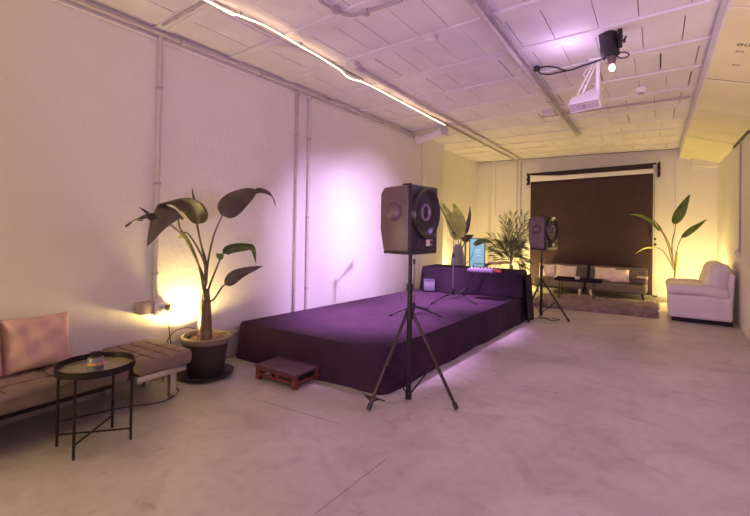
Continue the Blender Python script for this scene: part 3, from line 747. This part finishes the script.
f = [atZ(390, 316, ST)-m1, atZ(441, 317, ST)-m1]
mic_stand(m1, [(f[0].x, f[0].y), (f[1].x, f[1].y), (.03, .33)], 1.08, [(-.02, .0, 1.06), (.10, .12, 1.22)], 'microphone stand on the stage right behind the big loudspeaker')
m2 = atZ(453, 294, ST+.06); m2.z = ST
f = [atZ(432, 304, ST)-m2, atZ(476, 304.5, ST)-m2]
bt = atY(450.5, 233, m2.y); pt = bt.z-ST
be = atY(437.5, 202, m2.y-.15)-m2
mic_stand(m2, [(f[0].x, f[0].y), (f[1].x, f[1].y), (.05, .32)], pt, [Vector((.0, 0, pt)) - (be-Vector((0, 0, pt)))*.12, be], 'boom microphone stand on the stage near the covered table')
# guitar amp
am = atZ(431, 291, ST); am.z = ST; am.y -= .06
t = thing('guitar_amplifier', 'small grey box amplifier on the stage against the covered table', 'amplifier', am, math.radians(22))
MB().box((0, 0, .107), (.20, .13, .205), bev=.008).build('cabinet', M_BLACKP, t)
MB().box((.0, -.067, .095), (.17, .006, .15), bev=.002).build('grille', M_AMPF, t)
MB().box((.0, -.067, .19), (.17, .006, .026)).build('control_panel', M_LAV, t)
for x in (-.05, -.015, .02, .055): MB().tube([(x, -.068, .19), (x, -.08, .19)], .007, 8).build('knob', M_BLACK, t)
MB().tube(spline([(-.05, 0, .208), (-.03, 0, .228), (.03, 0, .228), (.05, 0, .208)], 5), .006, 6).build('handle', M_CABLE, t)
# cables on the stage
def cable(label, pts, r=.005):
    t = MB().tube(spline([Vector(p)-Vector(pts[0]) for p in pts], 8), r, 6).build('audio_cable', M_CABLE)
    t.location = pts[0]; return tag(t, label, 'cable')
cable('thin black cable snaking on the stage between the two microphone stands', [atZ(x, y, ST+.006) for x, y in ((416, 307), (421, 309), (427, 308), (431, 304))])
cable('black cable on the floor beside the far tripod', [atZ(x, y, .006) for x, y in ((519, 319), (533, 318.5), (548, 318), (560, 319.5), (552, 320.5), (545, 318.5), (538, 316.5))])
cable('black cable coiled on the floor at the stage corner behind the near tripod leg', [atZ(x, y, .006) for x, y in ((364, 394), (371, 398), (378, 399), (372, 401), (367, 396), (385, 401))])
# things on the covered table
TZ = TT+.004
p = atZ(479, 272.5, TZ)
t = thing('dj_mixer', 'lavender lit mixer on the covered table below the teal screen', 'mixer', (p.x, p.y+.08, TZ), math.radians(8))
MB().box((0, 0, .025), (.36, .16, .045), bev=.008).build('body', M_LAV, t)
for x in (-.14, -.09, -.04, .01, .06, .11, .15): MB().tube([(x, .03, .045), (x, .03, .07)], .010, 8).build('knob', M_WHITE, t)
for x in (-.12, -.05, .02, .09): MB().box((x, -.04, .052), (.02, .03, .016), bev=.002).build('fader', M_WHITE, t)
MB().tube([(-.12, .06, .045), (-.12, .06, .11), (.12, .06, .12), (.12, .06, .045)], .006, 6).build('top_bar', M_BLACK, t)
p = atZ(495.5, 272.5, TZ)
t = thing('effects_pedal', 'small red box beside the mixer on the covered table', 'pedal', (p.x, p.y+.04, TZ), math.radians(8))
MB().box((0, 0, .022), (.13, .12, .04), bev=.008).build('body', M_RED, t)
MB().tube([(0, -.03, .04), (0, -.03, .052)], .014, 12).build('foot_switch', M_CHROME, t)
for x in (-.035, .035): MB().tube([(x, .03, .04), (x, .03, .056)], .010, 10).build('knob', M_BLACK, t)
cable('black cables crossing down the front of the covered table', [Vector((-2.38, 6.62, TT+.01)), Vector((-2.40, 6.54, TT-.02)), Vector((-2.46, 6.47, .58)), Vector((-2.52, 6.42, .42)), Vector((-2.6, 6.3, ST+.008)), Vector((-2.62, 6.1, ST+.008))])
cable('black cable slanting down the front of the covered table below the screen', [Vector((-2.2, 6.66, TT+.01)), Vector((-2.22, 6.57, TT-.02)), Vector((-2.36, 6.50, .58)), Vector((-2.48, 6.43, .42)), Vector((-2.55, 6.28, ST+.008))])
# teal screen
cB = atY(477, 268, 7.35); cT = atY(477, 239, 7.35); w = (atY(484, 250, 7.35)-atY(470, 250, 7.35)).length
t = thing('display_screen', 'upright teal glowing screen standing behind the covered table', 'screen', (cB.x, 7.35, .003), math.radians(16))
hS = cT.z-cB.z
MB().box((0, 0, cB.z+hS/2), (w+.02, .03, hS+.02), bev=.004).build('casing', M_BLACKP, t)
MB().box((0, -.017, cB.z+hS/2), (w-.01, .004, hS-.01)).build('panel', M_SCREEN, t)
for q in range(3): MB().box((.0+.01*q, -.0195, cB.z+hS*(.62-.09*q)), (w*(.42-.08*q), .001, .008)).build('text_line', M_INK, t)
MB().tube([(0, .02, .02), (0, .02, cB.z+.05)], .018, 10).build('stand_pole', M_BLACK, t)
MB().lathe([(0, .003), (.14, .003), (.14, .012), (.02, .022), (0, .022)], 24).build('stand_base', M_BLACK, t)
# torchiere lamp
c0 = atY(465.5, 240, 7.75)
t = thing('floor_lamp', 'grey bowl-topped floor lamp behind the covered table', 'lamp', (c0.x, 7.75, 0))
MB().lathe([(0, .003), (.13, .003), (.13, .015), (.02, .03), (0, .03)], 28).build('base', M_GREYVASE, t)
MB().tube([(0, 0, .03), (0, 0, 1.14)], .016, 10).build('pole', M_GREYVASE, t)
MB().lathe([(.02, 1.13), (.06, 1.15), (.155, 1.265), (.16, 1.275), (.15, 1.27), (.055, 1.165), (0, 1.15)], 32).build('bowl_shade', mat('dark_bowl', (.11, .09, .10), .5), t)
# vase with bird of paradise leaves
v0 = atY(458, 256, 7.45); v0.z = 0
t = thing('leafy_plant', 'plant with pale split leaf and dark upright leaf behind the covered table', 'plant', v0)
MB().lathe([(0, .003), (.15, .003), (.155, .02), (.15, .55), (.10, .95), (.055, 1.10), (.05, 1.10), (.04, 1.05), (0, 1.0)], 32).build('vase', M_GREYVASE, t)
YY = 7.42
def W3(x, y, Y=YY): return atY(x, y, Y)
b3 = W3(460, 250, 7.45)
add_leaf(t, v0, [b3, W3(459, 243), W3(457, 236)], [W3(459, 240), W3(455, 230, 7.38), W3(449, 216, 7.32), W3(442, 203, 7.28)], .24, (.9, .45, .2), M_LEAFP, .3)
add_leaf(t, v0, [b3, W3(461, 242), W3(460, 234)], [W3(460.5, 238), W3(460, 226, 7.4), W3(457, 213, 7.36), W3(453, 203, 7.34)], .26, (.9, .4, -.3), M_LEAFP, .3)
add_leaf(t, v0, [b3, W3(464, 244), W3(465, 234)], [W3(465, 234), W3(467, 225, 7.4), W3(469, 216, 7.4), W3(470, 206, 7.4)], .14, (.8, -.5, 0), M_LEAFM, .25)
add_leaf(t, v0, [W3(460, 268, 7.3), W3(470, 260, 7.26), W3(474, 250, 7.24), W3(477, 245, 7.22)], [W3(473, 244, 7.2), W3(479, 241, 7.15), W3(485, 240.5, 7.12), W3(493, 243, 7.1)], .14, (.4, -.6, -.8), M_LEAFG, .4, ms=M_STEM, sr=.004)
# palm behind the covered table
pc = atY(511, 274, 8.3); pc.z = 0
t = thing('potted_palm', 'feathery palm in a pot behind the right end of the covered table', 'plant', pc)
MB().lathe([(0, .003), (.13, .003), (.17, .34), (.175, .36), (.155, .36), (.15, .32), (0, .32)], 32).build('pot', M_GREYVASE, t)
MB().tube([(0, 0, .32), (0, 0, .62), (.0, 0, .72)], [.05, .04, .03], 10).build('trunk', M_TRUNK, t)
def frond(t, base, pts, ll, n, m=M_PALM, leafside=(0, 0, 1), fan=False):
    B = Vector(base); mid = spline([Vector(p)-B for p in pts], 10); N = len(mid)-1
    s = MB().tube(mid, [.008*(1-.7*i/N) for i in range(N+1)], 6).build('frond_stem', M_STEM, t)
    mb = MB()
    for k in range(n):
        f = .30 + .70*k/(n-1); i = min(N-1, int(f*N)); p = mid[i]; tg = (mid[i+1]-mid[max(0, i-1)]).normalized()
        vd = (B + p - CAM*1.0); 
        sd = tg.cross(Vector((rnd.uniform(-.35, .35), -1, rnd.uniform(-.2, .35)))).normalized()
        for sg in (-1, 1):
            L = ll*(.6+.4*math.sin(PI*min(1, .25+f*.75)))*rnd.uniform(.85, 1.15)
            d = (tg*.95 + sd*sg*rnd.uniform(.45, .7) + Vector((0, 0, .05))).normalized()
            nn = d.cross(Vector((rnd.uniform(-.2, .2), -1, rnd.uniform(-.3, .3)))).normalized()*.0075
            q = p + d*L*.55; e = p + d*L + Vector((0, 0, -L*.18))
            a = [mb.bm.verts.new(p), mb.bm.verts.new(q+nn), mb.bm.verts.new(e), mb.bm.verts.new(q-nn)]
            mb.bm.faces.new(a)
    mb.build('leaflets', m, s, solid=.0015, smooth=False)
def W4(x, y, Y): return atY(x, y, Y)
pb_ = W4(511, 264, 8.3)
for pts in ([(511, 250), (513, 232), (513, 214)], [(512, 250), (519, 232), (524, 214)], [(510, 250), (507, 234), (503, 217)], [(513, 252), (521, 241), (529, 230)], [(509, 254), (502, 242), (490, 237)], [(508, 258), (502, 252), (494, 248)], [(511, 248), (510, 238), (508, 224)], [(513, 250), (520, 238), (527, 222)], [(513, 258), (519, 256), (525, 262)], [(512, 258), (515, 255), (519, 245)], [(509, 260), (503, 259), (496, 255)], [(509, 256), (500, 246), (487, 244)], [(510, 258), (507, 251), (503, 243)], [(513, 256), (516, 248), (522, 246)], [(513, 262), (518, 262), (523, 268)]):
    dy = rnd.uniform(-.35, .35)
    frond(t, pc, [pb_, W4(*pts[0], 8.3+.3*dy), W4(*pts[1], 8.3+.7*dy), W4(*pts[2], 8.3+dy)], .30, 16)
# wooden chair behind the covered table
c0 = atY(498, 268, 7.55); c0.z = 0
t = thing('wooden_chair', 'light wooden curved chair back beside the palm behind the covered table', 'chair', c0, math.radians(12))
MB().tube(spline([(-.22, .05, .74), (-.12, 0, .79), (0, -.02, .80), (.14, .0, .82), (.21, .05, .80)], 6), .022, 10).build('backrest', M_WOODL, t)
MB().rbox((0, .22, .45), (.44, .42, .04), .018, 6).build('seat', M_WOODL, t)
for x, y, z in ((-.2, .05, .75), (.2, .05, .80), (-.18, .40, .44), (.18, .40, .44)):
    MB().tube([(x, y, .002), (x, y, z)], .018, 10).build('leg', M_WOODL, t)

# ------------------------------------------------------------------ back wall: backdrop
YBD = 11.06
zl, zr = 2.70, 2.81
t = thing('photo_backdrop', 'large dark brown photo backdrop hanging on the back wall behind the sofas', 'backdrop', (-1.3, YBD, 0))
def bdz(x, zl_, zr_): return zl_ + (zr_-zl_)*(x+2.54)/2.49
mb = MB()
def bf(u, v):
    x = -2.54 + 2.49*u; z = .035*(1-v) + v*bdz(x, 2.545, 2.63)
    return Vector((x+1.3, .012*math.sin(4*u*PI)*(1-v)+.005*math.sin(11*u)*(1-v), z))
mb.grid(bf, 40, 30); mb.build('cloth', M_BACKDROP, t, solid=.006, ang=60)
mb = MB(); mb.prism([(-2.54+1.3, 2.535), (-.05+1.3, 2.62), (-.05+1.3, 2.74), (-2.54+1.3, 2.69)], 'y', -.035, -.022); mb.build('paper_roll', M_PAPER, t, label='white paper band')
mb = MB(); mb.prism([(-2.54+1.3, 2.695), (-1.9+1.3, 2.66), (-.05+1.3, 2.715), (-.05+1.3, 2.815), (-2.54+1.3, 2.725)], 'y', -.065, -.037); mb.build('black_valance', M_CLOTHBLK, t, label='black sagging strip')
MB().tube([(-2.58+1.3, -.05, 2.722), (.0+1.3, -.05, 2.815)], .018, 10).build('crossbar', M_BLACK, t)
def bracket(label, px, pys, Yb):
    p = atY(px, pys[0], Yb); t = thing('roller_bracket', label, 'bracket', (p.x, YB-.001, p.z))
    h = atY(px, pys[0], Yb).z - atY(px, pys[1], Yb).z
    MB().box((0, -.03, -h/2), (.05, .055, h), bev=.004).build('plate', M_BLACK, t)
    for k in range(3):
        z = -.02 - k*(h-.04)/2
        MB().tube(spline([(0, -.05, z), (-.02, -.14, z-.03), (.0, -.19, z-.02), (.02, -.19, z+.02)], 5), .013, 8).build('hook', M_BLACK, t)
bracket('black roller bracket on the back wall left of the backdrop', 529, (174, 185), YB)
bracket('black roller bracket on the back wall right of the backdrop', 659, (163, 177), YB)
# white pole added to stand for the lit wall gap; bead chain beside it
p = atY(655.5, 200, 11.15)
t = thing('lit_gap_pole', 'thin pale pole added for the lit wall gap beside the right edge of the backdrop', 'pole', (p.x, 11.16, .004))
MB().tube([(0, 0, 0), (0, 0, 2.7)], .012, 10).build('shaft', M_WHITE, t)
MB().tube([(0, 0, 0), (0, 0, .02)], .05, 14).build('foot_plate', M_BLACK, t)
pa = atY(654.5, 180, 11.03); pz = atY(654.8, 245, 11.03)
t = thing('pull_chain', 'bead pull chain with dark weights hanging at the right edge of the backdrop', 'chain', pa)
MB().tube([(0, 0, 0), (pz-pa)*.98], .004, 6).build('chain', M_GREYVASE, t)
for y in (232, 239, 244.5):
    q = atY(651.5 if y < 235 else 655, y, 11.03)-pa
    MB().sphere(q, .028 if y > 240 else .024, 1, 1, 1 if y > 235 else 3).build('weight', M_POT, t)
p = atY(676, 200, YB-.015); conduit('conduit_pipe', 'thin white conduit on the back wall behind the armchair plant', [(p.x, YB-.015, 3.0), (p.x, YB-.015, .4)], .012, M_WHITE)
p = atY(518.5, 200, YB-.02); conduit('conduit_pipe', 'grey conduit on the back wall between palm and backdrop', [(p.x+.05, YB-.02, 3.05), (p.x+.05, YB-.02, .3)], .016, M_PIPE)
p = atX(740, 200, XR-.015); conduit('conduit_pipe', 'grey conduit on the right wall above the light switch', [(XR-.015, p.y, 2.7), (XR-.015, p.y, 1.10)], .012, M_PIPED)
p = atX(738.5, 253, XR-.01)
t = thing('light_switch', 'white switch box on the right wall above the armchair', 'switch', (XR-.001, p.y, p.z))
MB().box((-.02, 0, 0), (.04, .22, .12), bev=.006).build('plate', M_WHITE, t)
MB().box((-.043, .03, 0), (.008, .06, .06), bev=.002).build('rocker', M_PIPE, t)

# ------------------------------------------------------------------ back sofas
def back_sofa(x0, x1, label, proto=None):
    w = x1-x0
    t = thing('armless_sofa', label, 'sofa', ((x0+x1)/2, 10.20, 0), 0, 'grey sofas in front of the backdrop')
    s = MB().rbox((0, .33, .232), (w-.015, .74, .165), .05, 14).build('seat', M_SOFA, t)
    for k in (-.17, .17): MB().tube([(k*w*1.0, -.030, .307), (k*w*1.0, -.042, .24), (k*w, -.030, .17)], .005, 6).build('piping', M_SEAM, s)
    MB().rbox((0, .60, .42), (w-.02, .17, .40), .06, 14, rot=Rx(math.radians(-12))).build('backrest', M_SOFA, t)
    MB().box((0, .33, .143), (w*.9, .55, .03)).build('frame', M_BLACK, t)
    return t
def sleg(t, x, y, m, lean):
    MB().tube([(x, y, .15), (x+lean*.05, y-.03, .002)], [.030, .013], 10).build('leg', m, t, label='pale leg' if m is M_WHITE else None)
sA = back_sofa(-2.27, -1.235, 'left one of the two grey armless sofas in front of the backdrop')
sB = back_sofa(-1.215, -.12, 'right one of the two grey armless sofas in front of the backdrop, with a bolster')
for t, w in ((sA, 1.035), (sB, 1.095)):
    sleg(t, -w/2+.09, .04, M_WHITE if t is sB else M_BLACK, .3); sleg(t, w/2-.09, .04, M_WHITE if t is sA else M_BLACK, -.3 if t is sA else .6)
    sleg(t, -w/2+.09, .55, M_BLACK, 0); sleg(t, w/2-.09, .55, M_BLACK, 0)
SZ = .317
def bp(px0, px1, label, m, y=10.56, h=.27, dz=0, tilt=-16, zz=0):
    a = atY(px0, 275, y); b = atY(px1, 275, y)
    pillow('throw_pillow', label, 'pillow', ((a.x+b.x)/2, y, SZ+h/2+.005), abs(b.x-a.x)+.02, h+.04, .13, (math.radians(tilt), math.radians(zz), 0), m, 'pale pillows on the back sofas')
bp(541, 556, 'pale pillow at the left end of the back sofas, partly behind the far tripod', M_PALEPINK)
bp(556, 576, 'pale pillow on the left back sofa, right of the far loudspeaker stand', M_PALEPINK, y=10.50, zz=3)
bp(595, 615, 'pale pink pillow in the middle of the right back sofa, left of the pair', M_PALEPINK)
bp(612, 629, 'pale pink pillow on the right back sofa overlapping its neighbour, nearest the bolster', M_PALEPINK, y=10.50, h=.25, zz=-3)
a = atY(633, 283, 10.25); b = atY(647.5, 283, 10.25)
t = thing('bolster_cushion', 'dark plum bolster lying on the right end of the back sofas', 'cushion', ((a.x+b.x)/2, 10.42, SZ+.072), 0)
MB().rbox((0, 0, 0), (abs(b.x-a.x), .40, .13), .062, 12).build('cover', M_PURPLEARM, t)
MB().rbox((.03, .02, .065), (abs(b.x-a.x)*.8, .34, .03), .014, 8).build('top_panel', M_PALEPINK, t)
# coffee table
cA = Vector((-1.255, 9.52, 0))
t = thing('coffee_table', 'low dark purple tray table with thin legs in front of the back sofas', 'table', cA)
MB().box((0, 0, .392), (.82, .40, .012), bev=.003).build('tray', M_DRAPE, t)
for x, y, sx, sy in ((0, -.2, .82, .012), (0, .2, .82, .012), (-.41, 0, .012, .40), (.41, 0, .012, .40)):
    MB().box((x, y, .412), (sx, sy, .05), bev=.002).build('rim', M_DRAPE, t)
for x in (-.33, .27):
    for y in (-.15, .15): MB().tube([(x, y, .016), (x, y, .39)], .011, 8).build('leg', M_BLACK, t)
t = thing('tea_light', 'tiny white candle holder on the low tray table', 'candle', (-1.28, 9.50, .399))
MB().lathe([(0, 0), (.035, 0), (.045, .075), (.04, .075), (.033, .04), (0, .04)], 20).build('holder', M_WHITE, t)
MB().lathe([(0, .041), (.03, .041), (.03, .055), (0, .055)], 16).build('wax', M_PAPER, t)
# rug
rq = [atZ(541, 309.5, 0), atZ(658.5, 319.5, 0), atZ(659.5, 303.5, 0), Vector((-2.15, 9.98, 0))]
rq = [Vector((-1.90, 8.26, 0)), Vector((.04, 8.40, 0)), Vector((.05, 9.98, 0)), Vector((-2.0, 9.90, 0))]
rc = sum(rq, Vector())/4
mb = MB()
def rgf(u, v):
    p = rq[0].lerp(rq[1], u).lerp(rq[3].lerp(rq[2], u), v) - rc
    e = min(1, 12*min(u, 1-u, v, 1-v))
    return p + Vector((.015*math.sin(23*v), .02*math.sin(19*u), .001 + e*.014))
mb.grid(rgf, 60, 50); rug = mb.build('shaggy_rug', M_RUG, ang=180); rug.location = rc
tag(rug, 'taupe shaggy rug on the floor in front of the back sofas', 'rug')
mb = MB()
for k in range(16000):
    u, v = rnd.random(), rnd.random()
    p = rgf(u, v); a = rnd.uniform(0, 6.28); L = rnd.uniform(.03, .065)*(1+.35*math.sin(9*u+5*v)); ln = rnd.uniform(.2, .9)
    d = Vector((math.cos(a)*ln, math.sin(a)*ln, 1)).normalized()*L; s = Vector((-math.sin(a), math.cos(a), 0))*.009
    A = mb.bm.verts.new(p-s-Vector((0, 0, .004))); B_ = mb.bm.verts.new(p+s-Vector((0, 0, .004))); C_ = mb.bm.verts.new(p+d+s*.3); D_ = mb.bm.verts.new(p+d-s*.3)
    mb.bm.faces.new((A, B_, C_, D_))
mb.build('pile', M_RUG, rug, kind='stuff', ang=180)

# ------------------------------------------------------------------ white armchair
t = thing('leather_armchair', 'cream white leather armchair against the right wall', 'armchair', (.575, 8.84, 0))
MB().box((.02, 0, .035), (.74, .92, .065)).build('plinth', M_CLOTHBLK, t)
MB().rbox((-.01, 0, .245), (.78, 1.02, .36), .035, 14).build('body', M_LEATHER, t)
def armf(p):
    q = Vector(p); k = (q.x+.39)/.78
    q.z += -.035*max(0, k-.55)*2.2 + .012*math.sin(PI*k)
    return q
for s in (-1, 1):
    MB().rbox((-.035, s*.41, .495), (.78, .25, .165), .075, 14, fn=armf).build('arm', M_LEATHER, t)
MB().rbox((-.12, 0, .48), (.58, .60, .17), .06, 14).build('seat_cushion', M_LEATHER, t)
def backf(p):
    q = Vector(p)
    for c in (-.155, .155):
        q.x += .028*math.exp(-((q.y-c)/.022)**2)*(1 if q.x < 0 else 0); q.z -= .014*math.exp(-((q.y-c)/.02)**2)*(1 if q.z > 0 else 0)
    return q
MB().rbox((.215, 0, .695), (.31, .99, .47), .145, 24, rot=Ry(math.radians(16)), fn=backf).build('backrest', M_LEATHER, t)
MB().rbox((.355, 0, .42), (.085, .96, .72), .03, 12, rot=Ry(math.radians(3))).build('back_panel', M_LEATHER, t)

# ------------------------------------------------------------------ lamps: fixtures with their light, and added lights without one
def uplight(label, loc, tilt=0, rz=0, s=1.0):
    t = thing('uplight', label, 'light', loc, rz, 'yellow uplights')
    MB().lathe([(0, .002), (.05*s, .002), (.055*s, .02), (.055*s, .10*s), (.048*s, .10*s), (.045*s, .03), (0, .03)], 24).build('housing', M_BLACKP, t)
    MB().lathe([(0, .085*s), (.044*s, .085*s), (.040*s, .092*s), (0, .095*s)], 20).build('bulb', M_BULB, t)
    return t
def point(loc, color, w, r=.05, name='lamp_glow'):
    l = bpy.data.lights.new(name, 'POINT'); l.color = color; l.energy = w; l.shadow_soft_size = r
    o = bpy.data.objects.new(name, l); o.location = loc; col.objects.link(o); return o
def spot(loc, tgt, color, w, ang, blend=.6, r=.05, name='spot_beam'):
    l = bpy.data.lights.new(name, 'SPOT'); l.color = color; l.energy = w; l.spot_size = math.radians(ang); l.spot_blend = blend; l.shadow_soft_size = r
    o = bpy.data.objects.new(name, l); o.location = loc; col.objects.link(o)
    o.rotation_euler = (Vector(tgt)-Vector(loc)).to_track_quat('-Z', 'Y').to_euler(); return o
YEL = (1.0, .74, .24); PUR = (.62, .32, 1.0); PURW = (.78, .52, 1.0)
uplight('yellow uplight tucked into the big planter beside the trunk, against the left wall', (-3.57, 2.475, .345), s=.3)
uplight('yellow uplight in the recess corner behind the covered table', (-3.72, 8.97, 0))
uplight('yellow uplight behind the palm at the back wall', (-2.66, 10.55, 0))
uplight('yellow uplight behind the white armchair', (.62, 10.30, 0))
spot((-3.575, 2.47, .47), (-3.60, 2.50, 1.5), YEL, 52, 174, .25, .06)
point((-3.2, -1.1, 1.0), (1, .76, .30), 105, .30)  # added warm fill left of the frame, no fixture
point((-3.74, 8.85, .55), YEL, 48, .06)
spot((.72, 2.4, .15), (.72, 5.4, 2.85), YEL, 150, 62, 1.0, .1)  # added yellow beam onto the soffit from out of frame, no fixture
point((-2.66, 10.55, .34), YEL, 42, .06)
point((.62, 10.30, .42), YEL, 60, .06)
# the two heads of the ceiling spotlight: purple beams on the left wall, a wide purple wash over stage and floor
spot(sp + lens + Vector((0, 0, -.06)), (-3.72, 4.70, 1.15), PURW, 640, 43, 1.0, .05)
spot(sp + lens + Vector((-.05, .05, -.03)), (-3.72, 5.65, 1.3), PURW, 640, 43, 1.0, .05)
spot(sp + lens + Vector((.02, -.02, -.05)), (-1.0, 4.6, 0), PUR, 55, 150, .6, .12)
spot((-2.80, 4.15, H-.12), (-2.74, 4.2, .37), (.80, .42, 1.0), 1350, 51, 1.0, .12)  # added stage beam, not a spotlight head; no lamp hangs here
spot((-2.70, 5.75, H-.12), (-2.62, 5.8, .37), (.80, .42, 1.0), 1350, 51, 1.0, .12)  # second added stage beam, also without a fixture
point(sp + Vector((-.30, .05, -.24)), PURW, 5, .08)
# added wash lights without a fixture, out of frame, pointed up at the ceiling
spot((-.1, -1.0, .9), (-.4, 4.0, H), (.68, .42, 1.0), 430, 115, 1.0, .3)
spot((.5, 2.2, 1.2+1.2), (-1.0, 7.5, H), (.84, .56, 1.0), 40, 100, 1.0, .2)
w = bpy.data.worlds.new('room_fill'); sc.world = w; w.use_nodes = True
bg = w.node_tree.nodes['Background']; bg.inputs['Color'].default_value = (.95, .84, .82, 1); bg.inputs['Strength'].default_value = .0

sc.view_settings.view_transform = 'Standard'; sc.view_settings.look = 'None'; sc.view_settings.gamma = 1; sc.view_settings.use_curve_mapping = False
sc.view_settings.exposure = 0.04
